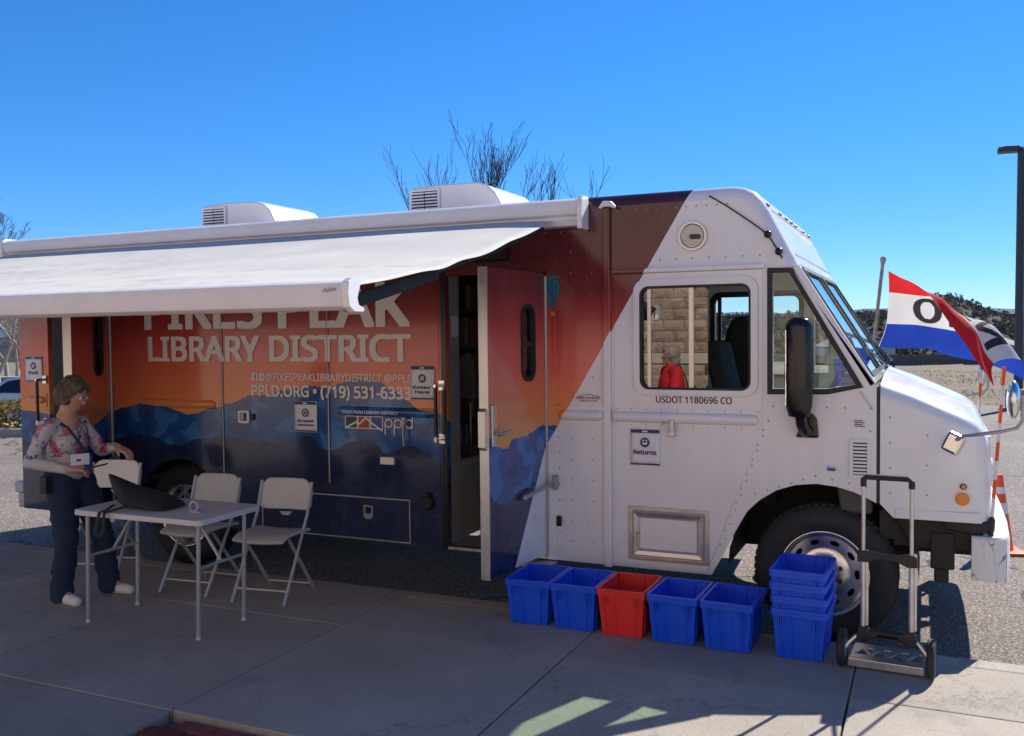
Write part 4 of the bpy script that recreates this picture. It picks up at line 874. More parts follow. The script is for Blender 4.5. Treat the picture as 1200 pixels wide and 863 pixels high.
b = MB(); b.box((-7.4, 0.06, 0.40), (-6.35, 1.0, 0.69)); part(b, 'rear_storage_box', 'chassis')
for cx, r in ((-0.60, 0.56), (-5.70, 0.50)):
    b = MB(); rows = [[(cx+r*math.cos(R(a)), y, 0.42+r*math.sin(R(a))) for a in range(0, 181, 12)] for y in (0.046, 0.70)]; b.grid(rows)
    b.plate(arch(cx, 0.42, r, 0, 180, 15), [], 0.70, 0.71); part(b, 'wheel_housing', 'chassis', smooth=True)
def wheel(cx, yo, front, side=1):
    """yo: outer face of the tyre; side=+1 near side (faces -y)"""
    def fl(v): v = Vector(v); return Vector((cx+v.x, yo+side*v.y, 0.42+v.z))
    R0 = 0.42
    b = MB(); b.lathe([(0.262, 0.03), (0.285, 0.012), (0.33, 0.0), (0.375, 0.008), (0.402, 0.03), (0.416, 0.045), (0.42, 0.06), (0.42, 0.19), (0.416, 0.205), (0.40, 0.225), (0.33, 0.245), (0.27, 0.23)], (0, 0, 0), n=56); mapv(b, fl); w_ = part(b, 'wheel_tyre', 'tyre', smooth=True, angle=0)
    b = MB()
    for k in range(56):
        a = 2*math.pi*k/56
        for y0, y1, ph in ((0.055, 0.10, 0), (0.11, 0.15, 0.5), (0.16, 0.20, 0)):
            aa = a+ph*2*math.pi/56; c, s_ = math.cos(aa), math.sin(aa); t = Matrix.Rotation(-aa, 3, 'Y')
            b.box((0.416, y0, -0.016), (0.427, y1, 0.016)); b.v[-8:] = [tuple(t @ Vector(v)) for v in b.v[-8:]]
    mapv(b, fl); tag(sub(b, 'tread_blocks', 'tyre', w_), kind='stuff')
    off = 0.02 if front else 0.10
    b = MB(); b.lathe([(0.255, 0.05), (0.268, 0.018), (0.262, 0.012), (0.252, 0.016), (0.242, 0.04), (0.236, 0.045+off*0.3), (0.225, 0.05+off)], (0, 0, 0), n=48); mapv(b, fl); sub(b, 'rim', 'chrome', w_, smooth=True, angle=0)
    hs = [[(0.19*math.cos(2*math.pi*k/10)+0.030*(math.cos(q)*-math.sin(2*math.pi*k/10))+0.016*math.sin(q)*math.cos(2*math.pi*k/10), 0.19*math.sin(2*math.pi*k/10)+0.030*math.cos(q)*math.cos(2*math.pi*k/10)+0.016*math.sin(q)*math.sin(2*math.pi*k/10)) for q in [2*math.pi*j/10 for j in range(10)]] for k in range(10)]
    b = MB(); b.plate(circ(0, 0, 0.228, 40), [circ(0, 0, 0.148, 30)]+hs, 0.045+off, 0.055+off); mapv(b, fl); sub(b, 'rim_disc', 'chrome', w_)
    b = MB(); pr = [(0.150, 0.05+off), (0.146, 0.02+off if front else 0.075+off), (0.12, 0.012+off if front else 0.08+off), (0.075, 0.012+off if front else 0.08+off)]
    b.lathe(pr, (0, 0, 0), n=32); mapv(b, fl); sub(b, 'hub_plate', 'chrome', w_, smooth=True)
    b = MB(); h0 = off+(0.012 if front else 0.08); b.lathe([(0.076, h0), (0.07, h0-0.035), (0.05, h0-0.045), (0.0, h0-0.047)], (0, 0, 0), n=24); mapv(b, fl); sub(b, 'hub_cap', 'steel', w_, smooth=True)
    for k in range(8):
        a = 2*math.pi*(k+0.5)/8; b = MB(); b.lathe([(0.013, h0), (0.013, h0-0.022), (0.008, h0-0.030), (0.0, h0-0.031)], (0.105*math.cos(a), 0, 0.105*math.sin(a)), n=8); mapv(b, fl); sub(b, 'lug_nut', 'black_gloss', w_, smooth=True)
    b = MB(); b.lathe([(0.225, 0.06+off), (0.22, 0.20), (0.10, 0.21), (0.0, 0.21)], (0, 0, 0), n=24); mapv(b, fl); sub(b, 'brake_drum', 'chassis', w_)
wheel(-0.576, 0.035, True); wheel(-0.576, WID-0.035, True, -1)
wheel(-5.70, 0.03, False); wheel(-5.70, WID-0.03, False, -1)

# bumper with wrapped ends
def bpath(o):
    return [(0.235, 0.0+o), (0.36, -0.005+o), (0.415, 0.03+o*0.4), (0.435-o, 0.10), (0.455-o, 0.6), (0.46-o, 1.18), (0.455-o, 1.76), (0.435-o, WID-0.10), (0.415, WID-0.03-o*0.4), (0.36, WID+0.005-o), (0.235, WID-o)]
b = MB(); pa, pb = bpath(0.0), bpath(0.11)
pb = [(0.235, 0.05), (0.30, 0.05), (0.335, 0.075), (0.345, 0.13)] + [(0.35, 0.6), (0.355, 1.18), (0.35, 1.76)] + [(0.345, WID-0.13), (0.335, WID-0.075), (0.30, WID-0.05), (0.235, WID-0.05)]
rows = [[(x, y, 0.475) for x, y in pa], [(x, y, 0.715) for x, y in pa], [(x*0.985, y if 0.2 < y < 2.1 else y+(0.012 if y < 1 else -0.012), 0.728) for x, y in pa], [(x, y, 0.728) for x, y in pb], [(x, y, 0.475) for x, y in pb]]
rows.append(rows[0]); b.grid(rows)
for k in (0, len(pa)-1): b.add([r[k] for r in rows[:5]], [(0, 1, 2, 3, 4)])
bp_ = part(b, 'front_bumper', 'cracked', smooth=True, angle=40)
for yy in (0.05, WID-0.07):
    b = MB(); b.tube([(0.335, yy, 0.72), (0.335, yy, 0.755)], 0.014, 8); b.tube([(0.336, yy, 0.755), (0.337, yy, 0.82), (0.34, yy, 0.84)], [0.017, 0.02, 0.010], 8); wp = sub(b, 'whip_base', 'black', bp_, smooth=True)
    n = 8; zt = 1.70
    for k in range(n):
        z0, z1 = 0.84+(zt-0.84)*k/n, 0.84+(zt-0.84)*(k+1)/n; f = lambda z: (0.34+0.055*(z-0.84)/(zt-0.84), yy+0.0*(z), z)
        b = MB(); b.tube([f(z0), f(z1)], 0.0095 if k != n-1 else 0.010, 8); sub(b, 'whip_band', ('orange', 'reflective')[(k+1) % 2] if k != n-1 else 'orange', bp_, smooth=True)
# black air dam behind the bumper
b = MB(); b.tube([(0.10, 0.06, 0.79), (0.24, 0.05, 0.78), (0.31, 0.07, 0.78), (0.325, 0.16, 0.78)], [0.045, 0.05, 0.045, 0.03], 8); part(b, 'bumper_filler', 'black', smooth=True)

# mirrors
def mirror_head(y0, s):
    b = MB(); c = Vector((-0.70, y0, 1.69)); rows = []
    prof_ = [(0.0, 0.30), (0.03, 0.305), (0.062, 0.29), (0.078, 0.25), (0.080, 0.10), (0.084, -0.05), (0.078, -0.22), (0.06, -0.285), (0.0, -0.295)]
    sec = []
    for hw, z in prof_:
        sec.append([(c.x+hw*math.cos(R(a))*(1.0), c.y+s*(0.055*max(0.15, hw/0.08))*math.sin(R(a)), c.z+z) for a in range(0, 360, 24)])
    b.grid(sec, wrap=True); mh = part(b, 'side_mirror', 'black_gloss', smooth=True, angle=0)
    b = MB(); b.box((-0.775, y0-0.028, 1.47), (-0.770, y0+0.028, 1.92)); sub(b, 'mirror_glass', 'mirror', mh)
    b = MB(); b.tube([(-0.69, y0, 1.41), (-0.69, y0+s*0.03, 1.36), (-0.68, y0+s*0.07, 1.32), (-0.67, y0+s*0.10, 1.31)], [0.035, 0.034, 0.036, 0.04], 8); sub(b, 'mirror_arm', 'black_gloss', mh, smooth=True)
    b = MB(); b.plate([(-0.735, 1.265), (-0.60, 1.265), (-0.61, 1.38), (-0.635, 1.415), (-0.68, 1.415)], [], y0+s*0.115 if s > 0 else y0-0.145, y0+s*0.145 if s > 0 else y0-0.115); sub(b, 'mirror_base', 'black_gloss', mh, bevel=0.012)
mirror_head(-0.147, 1); mirror_head(WID+0.147, -1)
def oval_mirror(y0, s, sc=1.0):
    # curved arm off the fender with a convex oval mirror and, near the body, a small square one
    pts = [(0.135, y0, 1.275), (0.15, y0-s*0.16, 1.30), (0.185, y0-s*0.27, 1.335), (0.25, y0-s*0.33, 1.350), (0.36, y0-s*0.345, 1.372), (0.43, y0-s*0.345, 1.392), (0.455, y0-s*0.34, 1.43), (0.458, y0-s*0.335, 1.56)]
    b = MB(); b.tube(pts, 0.0105, 8); ar = part(b, 'fender_mirror_arm', 'steel', smooth=True)
    b = MB(); b.ball((0.412, y0-s*0.345, 1.54), 0.103, 16, 12, (0.33, 0.62, 1.0)); mapv(b, lambda v: v); sub(b, 'convex_mirror', 'chrome', ar, smooth=True, angle=0)
    b = MB(); b.tube([(0.456, y0-s*0.335, 1.54), (0.42, y0-s*0.345, 1.54)], 0.008, 6); sub(b, 'mirror_stud', 'steel', ar)
    b = MB(); rot = Matrix.Rotation(R(25), 3, 'Y') @ Matrix.Rotation(R(-20*s), 3, 'Z'); b.box((0.085, y0-s*0.13-0.03, 1.215), (0.185, y0-s*0.13+0.03, 1.335), rot=rot); sub(b, 'square_mirror', 'chrome', ar, bevel=0.018)
oval_mirror(-0.005, 1); oval_mirror(WID+0.005, -1)

# roof air conditioners
def ac(x0, x1):
    ztop = 3.135; pr = [(x0, 2.835), (x0+0.012, 3.09), (x0+0.05, 3.128), (x0+0.30, ztop+0.005), (x1-0.22, ztop-0.004), (x1-0.14, 3.10), (x1-0.075, 3.04), (x1-0.025, 2.95), (x1, 2.86), (x1, 2.835)]
    b = MB(); b.plate(pr, [], 0.80, 1.56); a = part(b, 'air_conditioner', 'white_gloss', bevel=0.03, smooth=True)
    b = MB(); b.plate(rrect(x0+0.035, 2.88, x0+0.295, 3.095, 0.012, 3), [], 0.793, 0.8005); sub(b, 'vent_recess', 'black', a)
    for col in range(2):
        for k in range(8):
            xx = x0+0.042+col*0.128; b = MB(); b.box((xx, 0.780, 2.892+k*0.0255), (xx+0.118, 0.7925, 2.904+k*0.0255), rot=Matrix.Rotation(R(25), 3, 'X')); sub(b, 'vent_slat', 'white_gloss', a)
    b = MB(); b.plate(rrect(x0+0.025, 2.868, x0+0.305, 3.107, 0.015, 3), [rrect(x0+0.042, 2.886, x0+0.288, 3.09, 0.01, 3)], 0.782, 0.7925); sub(b, 'vent_surround', 'white_gloss', a)
    b = MB(); b.box((x0+0.03, 0.83, 2.80), (x1-0.05, 1.53, 2.84)); sub(b, 'curb', 'black', a)
ac(-6.15, -5.28); ac(-3.93, -3.06)

# awning
b = MB(); sec = [(-0.005, 2.625), (-0.11, 2.625), (-0.118, 2.655), (-0.10, 2.665), (-0.10, 2.685), (-0.128, 2.70), (-0.14, 2.74), (-0.13, 2.785), (-0.10, 2.805), (-0.005, 2.812)]
rows = [[(x, y, z) for y, z in sec] for x in (-7.60, -2.10)]; b.grid(rows, wrap=True); aw = part(b, 'awning_case', 'rail', smooth=True)
for x in (-7.63, -2.10):
    b = MB(); b.plate([(-0.002, 2.60), (-0.145, 2.60), (-0.155, 2.74), (-0.14, 2.80), (-0.11, 2.822), (-0.002, 2.825)], [], x, x+0.035, 'yz'); sub(b, 'end_cap', 'white_gloss', aw, bevel=0.008)
rows = []; NA = 44; NB = 60
for i in range(NA+1):
    t = i/NA; row = []
    for k in range(NB+1):
        s_ = k/NB; x = -7.52 + (5.24)*s_; y = -0.115-2.33*t; z = 2.675-0.525*t - 0.05*math.sin(math.pi*t)
        z += 0.010*math.sin(math.pi*t)*math.sin(s_*9+t*2) + 0.010*noise.noise(Vector((x*1.3, y*3.5, 0)))*math.sin(math.pi*t)
        edge = max(0, 1-(1-s_)/0.06); z += edge*0.006*math.sin(t*26)*math.sin(math.pi*t) - edge*0.012
        x += edge*0.005*math.sin(t*19)
        row.append((x, y, z))
    rows.append(row)
b = MB(); b.grid(rows); fab = sub(b, 'awning_fabric', 'awning_white', aw, smooth=True, angle=0)
so_ = fab.modifiers.new('thick', 'SOLIDIFY'); so_.thickness = 0.004; so_.offset = -1
for q, (t, s0, s1) in enumerate(((0.30, 0.05, 0.55), (0.42, 0.15, 0.75), (0.55, 0.0, 0.62), (0.68, 0.1, 0.98), (0.80, 0.0, 0.7), (0.90, 0.35, 0.9))):
    b = MB(); i = int(t*NA); seg = []
    for k in range(int(s0*NB), int(s1*NB)):
        if (k*7+q*3) % 11 > 6 or noise.noise(Vector((k*0.21, q*3.7, 0))) < -0.05: continue
        p, p2_ = Vector(rows[i][k]), Vector(rows[i][k+1]); o_ = Vector((0, 0.0, 0.005)); dd = Vector((0, -0.008, -0.0018))
        b.add([p+o_, p2_+o_+dd*0.3, p2_+o_+dd, p+o_+dd*1.1], [(0, 1, 2, 3)])
    tag(sub(b, 'crease_marks', 'liner_light', aw), kind='stuff')
b = MB(); sec = [(-2.445, 2.155), (-2.49, 2.158), (-2.515, 2.145), (-2.525, 2.10), (-2.515, 2.045), (-2.49, 2.028), (-2.43, 2.028), (-2.425, 2.06), (-2.43, 2.14)]
b.grid([[(x, y, z) for y, z in sec] for x in (-7.55, -2.30)], wrap=True); rl = sub(b, 'front_rail', 'rail', aw, smooth=True)
b = MB(); b.plate([(-2.42, 2.162), (-2.50, 2.166), (-2.528, 2.148), (-2.536, 2.10), (-2.525, 2.04), (-2.49, 2.02), (-2.41, 2.02), (-2.40, 2.035), (-2.445, 2.05), (-2.455, 2.08), (-2.44, 2.12)], [], -2.30, -2.265, 'yz'); sub(b, 'rail_end_cap', 'white_gloss', aw, bevel=0.006)
b = MB(); b.plate([(-2.42, 2.162), (-2.50, 2.166), (-2.528, 2.148), (-2.536, 2.10), (-2.525, 2.04), (-2.49, 2.02), (-2.42, 2.02)], [], -7.58, -7.55, 'yz'); sub(b, 'rail_end_cap', 'white_gloss', aw, bevel=0.006)
for x in (-2.36, -7.45):
    b = MB(); b.tube([(x, -0.12, 2.615), (x, -0.9, 2.40), (x, -2.41, 2.075)], 0.020, 8, flat=0.8); sub(b, 'awning_arm', 'chassis', aw, smooth=True)
    b = MB(); b.tube([(x, -1.60, 2.225), (x, -2.42, 2.05)], 0.028, 8); sub(b, 'arm_sleeve', 'chassis', aw, smooth=True)
text('maker_script', 'dulce', 'blackink', aw, (-2.40, -2.5275, 2.107), (1, 0, 0.06), (0.25, -0.0, 1), 0.068, 0.018)

# grab handles beside the doors
for hx, sx in ((-3.205, 0), (-7.275, 0)):
    b = MB(); b.tube([(hx, -0.085, 1.16), (hx, -0.085, 1.555)], 0.014, 10); gh = part(b, 'grab_handle', 'black_gloss', smooth=True)
    for z in (1.165, 1.55):
        b = MB(); b.tube([(hx, -0.10, z), (hx, -0.02, z)], 0.012, 8); b.box((hx-0.01, -0.02, z-0.035), (hx+0.035, -0.009, z+0.035)); sub(b, 'handle_mount', 'chrome', gh, smooth=True)
    b = MB(); b.tube([(hx, -0.085, 1.145), (hx, -0.085, 1.185)], 0.0165, 10); sub(b, 'handle_tip', 'alu', gh, smooth=True)
# utility fittings
b = MB(); b.plate(rrect(-5.055, 1.225, -4.945, 1.325, 0.015, 3), [rrect(-5.040, 1.24, -4.96, 1.31, 0.008, 3)], -0.022, -0.0065); ut = part(b, 'flush_latch', 'white_gloss', bevel=0.003)
b = MB(); b.plate(rect(-5.039, 1.241, -4.961, 1.309), [], -0.010, -0.0065); sub(b, 'latch_cup', 'steel', ut)
b = MB(); b.plate(rect(-5.005, 1.243, -4.985, 1.307), [], -0.019, -0.0105); sub(b, 'latch_paddle', 'black_gloss', ut)
b = MB(); b.box((-4.93, -0.02, 1.25), (-4.895, -0.0065, 1.30)); sub(b, 'latch_stop', 'black', ut)
b = MB(); b.box((-3.72, -0.025, 0.955), (-3.60, -0.0005, 1.01)); part(b, 'outlet_cover', 'letter', bevel=0.006)
b = MB(); b.lathe([(0.0, -0.045), (0.04, -0.043), (0.052, -0.03), (0.055, 0.0)], (-3.322, 0, 0.69), n=20); pi_ = part(b, 'power_inlet', 'chassis', smooth=True)
b = MB(); b.box((-3.345, -0.05, 0.735), (-3.30, -0.01, 0.765)); sub(b, 'inlet_hinge', 'chassis', pi_, bevel=0.005)
b = MB(); b.box((-3.515, -0.05, 1.255), (-3.485, -0.0065, 1.315)); b.tube([(-3.50, -0.05, 1.295), (-3.50, -0.055, 1.20), (-3.495, -0.05, 1.10)], 0.008, 6); part(b, 'paddle_latch', 'steel', bevel=0.003)
b = MB(); b.box((-2.31, -0.03, 0.60), (-2.275, -0.0085, 0.67)); part(b, 'rub_block', 'black_gloss', bevel=0.004)

# lettering and logo on the wrap
XV, ZV = (1, 0, 0), (0, 0, 1); YL = -0.0125
def vt_(s, m, x0, z0, x1, z1, bold=0.02, name='lettering', y=YL): return text(name, s, m, van, (x0, y, z0), XV, ZV, x1-x0, z1-z0, INV, bold)
vt_('PIKES', 'letter', -6.045, 1.978, -4.80, 2.312, 0.03); vt_('PEAK', 'letter', -4.645, 1.978, -3.445, 2.312, 0.03)
vt_('LIBRARY', 'letter', -6.010, 1.717, -4.83, 1.925, 0.03); vt_('DISTRICT', 'letter', -4.735, 1.717, -3.443, 1.925, 0.03)
vt_('@PIKESPEAKLIBRARYDISTRICT @PPLD', 'letter', -4.775, 1.562, -3.425, 1.628, 0.02)
vt_('PPLD.ORG • (719) 531-6333', 'letter', -4.920, 1.424, -3.448, 1.536, 0.03)
b = MB(); b.plate(rrect(-4.915, 1.566, -4.855, 1.626, 0.008, 3), [], YL, YL+0.002); ic = part(b, 'social_icon', 'letter')
text('icon_letter', 'f', 'redink', ic, (-4.893, YL-0.0015, 1.568), XV, ZV, 0.028, 0.05, None, 0.03)
b = MB(); b.plate(rrect(-4.843, 1.566, -4.785, 1.626, 0.016, 4), [circ(-4.814, 1.596, 0.016, 16)], YL, YL+0.002); ic = part(b, 'social_icon', 'letter')
b = MB(); b.plate(circ(-4.814, 1.596, 0.008, 12), [], YL, YL+0.002); sub(b, 'icon_dot', 'letter', ic)
vt_('PIKES PEAK LIBRARY DISTRICT', 'letter', -4.035, 1.330, -3.545, 1.352, 0.02, y=-0.0385)
lg = None
for k, c in enumerate(('logo_g', 'logo_r', 'logo_b')):
    x0 = -4.03+0.113*k; b = MB(); b.plate(rect(x0, 1.215, x0+0.110, 1.312), [rect(x0+0.006, 1.221, x0+0.104, 1.306)], YL-0.001, YL+0.002); part(b, 'logo_square_border', 'letter')
    b = MB(); b.plate(rect(x0+0.0065, 1.2215, x0+0.1035, 1.3055), [], YL, YL+0.002); part(b, 'logo_square', c)
b = MB(); zz = [(-4.025, 1.225), (-3.93, 1.272), (-3.90, 1.258), (-3.845, 1.305), (-3.80, 1.272), (-3.70, 1.212)]
b.plate(zz+[(x, z-0.014) for x, z in zz[::-1]], [], YL-0.0035, YL-0.0015); part(b, 'logo_mountain', 'letter')
b = MB()
def ring(cx, cz, r, th=0.009): b.plate(circ(cx, cz, r, 20), [circ(cx, cz, r-th, 20)], YL-0.001, YL+0.001)
for cx in (-3.645, -3.565): ring(cx, 1.262, 0.034); b.plate(rect(cx-0.034, 1.175, cx-0.025, 1.262), [], YL-0.0025, YL-0.0015)
b.plate(rect(-3.522, 1.225, -3.513, 1.36), [], YL-0.0025, YL-0.0015); ring(-3.470, 1.262, 0.034); b.plate(rect(-3.445, 1.225, -3.436, 1.36), [], YL-0.0025, YL-0.0015)
part(b, 'logo_lettering', 'letter')
text('usdot_lettering', 'USDOT 1180696 CO', 'blackink', cdoor, (-1.612, -0.0115, 1.458), XV, ZV, 0.49, 0.044, None, 0.02)
b = MB(); b.plate(rrect(-2.175, 1.448, -1.985, 1.512, 0.008, 3), [], -0.003, -0.0005); bs = part(b, 'bodywork_sticker', 'paper')
text('sticker_name', 'SUMMIT BODYWORKS', 'redink', bs, (-2.165, -0.0042, 1.472), XV, ZV, 0.17, 0.016, None, 0.03)
text('sticker_number', '1-888-314-8185', 'redink', bs, (-2.145, -0.0042, 1.455), XV, ZV, 0.13, 0.011, None, 0.03)
b = MB(); mt = [(-2.16, 1.490), (-2.12, 1.496), (-2.10, 1.504), (-2.085, 1.500), (-2.07, 1.508), (-2.04, 1.498), (-2.0, 1.491)]
b.plate(mt+[(x, z-0.004) for x, z in mt[::-1]], [], -0.0042, -0.003); sub(b, 'sticker_mountain', 'blackink', bs)

# ---- interior
b = MB(); b.box((-7.5, 0.10, 2.68), (-0.95, WID-0.10, 2.72)); part(b, 'ceiling', 'liner_light')
b = MB(); b.box((-3.153, 0.05, 0.355), (-2.388, 0.50, 0.366)); part(b, 'step_floor', 'tread')
b = MB(); b.box((-3.153, 0.50, 0.36), (-2.388, 0.52, 0.575)); part(b, 'step_riser', 'tread')
for i in range(7):
    for k in range(3):
        b = MB(); b.box((-3.05+i*0.1, 0.493, 0.41+k*0.055), (-3.02+i*0.1, 0.4995, 0.418+k*0.055), rot=Matrix.Rotation(R(45 if (i+k) % 2 else -45), 3, 'Y')); part(b, 'tread_diamond', 'tread')
b = MB(); b.box((-3.153, 0.5205, 0.56), (-2.388, 0.85, 0.575)); part(b, 'step_tread', 'tread')
b = MB(); b.box((-3.153, 0.85, 0.56), (-2.388, 0.86, 0.76)); part(b, 'step_riser', 'tread')
b = MB(); b.box((-3.20, 0.05, 0.40), (-3.158, 0.86, 0.98)); part(b, 'stair_partition', 'liner_light')
b = MB(); b.box((-3.20, 0.05, 0.985), (-3.158, 0.20, 2.60)); part(b, 'jamb_panel', 'liner_light')
b = MB(); b.box((-3.90, 0.75, 0.765), (-3.86, 1.35, 2.05)); b.box((-3.86, 0.75, 0.765), (-3.3, 0.79, 1.02)); part(b, 'book_cart', 'wood')
b = MB(); b.tube([(-3.14, 0.30, 1.00), (-3.12, 0.30, 1.02), (-3.12, 0.30, 1.40), (-3.14, 0.30, 1.42)], 0.012, 8); part(b, 'inner_grab_rail', 'black_gloss', smooth=True)
b = MB(); b.box((-2.385, 0.06, 0.40), (-2.345, 0.88, 1.1)); part(b, 'stair_partition', 'liner_light')
b = MB(); b.box((-6.9, WID-0.40, 0.765), (-2.3, WID-0.36, 2.60)); b.box((-6.9, WID-0.36, 0.765), (-2.3, WID-0.06, 0.80)); shf = part(b, 'bookcase', 'wood')
for x in (-6.9, -5.98, -5.06, -4.14, -3.22, -2.34):
    b = MB(); b.box((x, WID-0.66, 0.765), (x+0.03, WID-0.405, 2.60)); sub(b, 'upright', 'wood', shf)
for k in range(6):
    b = MB(); b.box((-6.87, WID-0.65, 0.80+k*0.33), (-2.32, WID-0.406, 0.82+k*0.33)); sub(b, 'shelf', 'wood', shf)
bkm = {}
for k in range(5):
    x = -4.75
    while x < -3.0:
        if rnd.random() < 0.12: x += rnd.uniform(0.05, 0.18)
        wd = rnd.choice((0.022, 0.03, 0.038)); hh = rnd.choice((0.2, 0.23, 0.26)); ci = rnd.randint(0, 5); key = (wd, hh, ci)
        if key not in bkm:
            q = MB(); q.box((0, -0.16, 0), (wd*0.94, 0, hh)); o = q.build('book', [BOOKS[ci]], shf); bkm[key] = o
        else: o = bkm[key].copy(); COL.objects.link(o)
        o.location = (x, WID-0.415, 0.822+k*0.33); x += wd
b = MB(); b.box((-2.36, 0.9, 0.77), (-2.33, WID-0.06, 2.66)); part(b, 'cab_partition', 'liner')
b = MB(); b.box((-3.9, 1.35, 1.35), (-3.62, 1.44, 1.62)); part(b, 'wall_phone', 'liner_light', bevel=0.02)
# a vinyl notice just inside the door
b = MB(); b.box((-3.1575, 0.08, 1.90), (-3.1545, 0.18, 2.05)); part(b, 'inner_notice', 'paper')
def cabseat(x, y, zt, name):
    b = MB(); b.box((x-0.22, y-0.22, 1.02), (x+0.24, y+0.22, 1.16)); st_ = part(b, name, 'seat', bevel=0.04, smooth=True)
    b = MB(); b.plate([(x-0.40, 1.10), (x-0.06, 1.10), (x-0.14, zt-0.10), (x-0.17, zt), (x-0.27, zt-0.01), (x-0.32, zt-0.10), (x-0.37, zt-0.30)] if zt > 1.9 else [(x-0.16, 1.10), (x-0.06, 1.10), (x-0.22, zt-0.05), (x-0.25, zt), (x-0.31, zt-0.01), (x-0.33, zt-0.08)], [], y-0.23, y+0.23); sub(b, 'backrest', 'seat', st_, bevel=0.04, smooth=True)
    b = MB(); b.box((x-0.14, y-0.15, 0.765), (x+0.14, y+0.15, 1.02)); sub(b, 'pedestal', 'chassis', st_)
cabseat(-1.12, 1.66, 2.04, 'driver_seat'); cabseat(-1.06, 0.60, 1.86, 'jump_seat')
b = MB(); b.plate([(-0.30, 0.80), (-0.30, 1.50), (-0.42, 1.52), (-0.52, 1.46), (-0.56, 1.30), (-0.48, 0.80)], [], 0.08, WID-0.08); part(b, 'dashboard', 'liner', bevel=0.02)
b = MB()
for k in range(20):
    a, c = 2*math.pi*k/20, 2*math.pi*(k+1)/20
    b.tube([(-0.66+0.09*math.cos(a), 1.70+0.2*math.sin(a), 1.50+0.17*math.cos(a)), (-0.66+0.09*math.cos(c), 1.70+0.2*math.sin(c), 1.50+0.17*math.cos(c))], 0.014, 6)
b.tube([(-0.66, 1.70, 1.50), (-0.5, 1.70, 1.35)], 0.03, 8); b.tube([(-0.66, 1.50, 1.50), (-0.66, 1.90, 1.50)], 0.014, 6); part(b, 'steering_wheel', 'black_gloss', smooth=True)

# ------------------------------------------------------------------ paper signs taped to the van
def sign(x0, z0, x1, z1, y, words, label, icon):
    cx = (x0+x1)/2; t = thing('paper_sign', label, 'sign', (cx, y, z0), 0, 'laminated signs taped to the van'); iv = Matrix.Translation(-Vector((cx, y, z0)))
    w_, h_ = x1-x0, z1-z0
    q = MB(); rows = [[(x0+w_*i/6, y-0.004-0.004*math.sin(i*1.1+j*0.7)*(1 if 0 < i < 6 else 0.3), z0+h_*j/6) for i in range(7)] for j in range(7)]; q.grid(rows)
    o = q.build('sheet', 'paper', t, inv=iv, smooth=True); sf = o.modifiers.new('t', 'SOLIDIFY'); sf.thickness = 0.0015; sf.offset = 1
    yy = y-0.0105
    def pl(poly, m, nm, hs=(), dy=0.0): q = MB(); q.plate(poly, list(hs), yy-dy, yy-dy+0.001); q.build(nm, m, t, inv=iv)
    pl(rect(x0+0.008, z1-h_*0.11, x1-0.004, z1-h_*0.015), 'ink', 'header_band'); pl(rect(x0+0.008, z0+h_*0.015, x1-0.004, z0+h_*0.055), 'ink', 'footer_band')
    pl(rect(cx-w_*0.09, z1-h_*0.085, cx+w_*0.09, z1-h_*0.045), 'paper', 'header_mark', dy=0.001)
    rr_ = w_*0.155; zc = z0+h_*0.63
    pl(circ(cx, zc, rr_, 20), 'ink', 'icon_disc')
    if icon == 'bus': pl(rrect(cx-rr_*0.5, zc-rr_*0.45, cx+rr_*0.5, zc+rr_*0.55, rr_*0.15, 3), 'paper', 'icon_bus', [rrect(cx-rr_*0.35, zc, cx+rr_*0.35, zc+rr_*0.4, rr_*0.08, 2)], 0.001)
    elif icon == 'books':
        for k in range(3): pl(rect(cx-rr_*0.5+k*rr_*0.36, zc-rr_*0.5, cx-rr_*0.25+k*rr_*0.36, zc+rr_*(0.3+0.15*k)), 'paper', 'icon_book', dy=0.001)
    else: pl(circ(cx, zc, rr_*0.7, 16, 0.8, 1), 'paper', 'icon_print', [circ(cx, zc, rr_*0.45, 16, 0.8, 1)], 0.001)
    n = len(words)
    for k, wd in enumerate(words):
        tw = w_*(0.76 if n == 1 and len(wd) > 5 else 0.15*len(wd) if len(wd) < 6 else 0.74); th = h_*0.095 if n > 1 else h_*0.125
        text('words', wd, 'ink', t, (cx-tw/2, yy-0.001, z0+h_*(0.30 if n == 1 else 0.32-0.14*k)), XV, ZV, tw, th, iv, 0.03)
sign(-1.787, 1.046, -1.582, 1.285, -0.012, ['Returns'], 'white sign reading Returns on the white cab door', 'bus')
sign(-3.452, 1.443, -3.250, 1.692, -0.010, ['Enter', 'Here'], 'white sign reading Enter Here beside the open middle door', 'books')
sign(-4.502, 1.172, -4.290, 1.412, -0.008, ['Account', 'Updates'], 'white sign reading Account Updates on the blue mountain wrap', 'print')
sign(-7.510, 1.527, -7.300, 1.760, -0.004, ['Exit'], 'white sign reading Exit at the van\'s rear corner', 'books')

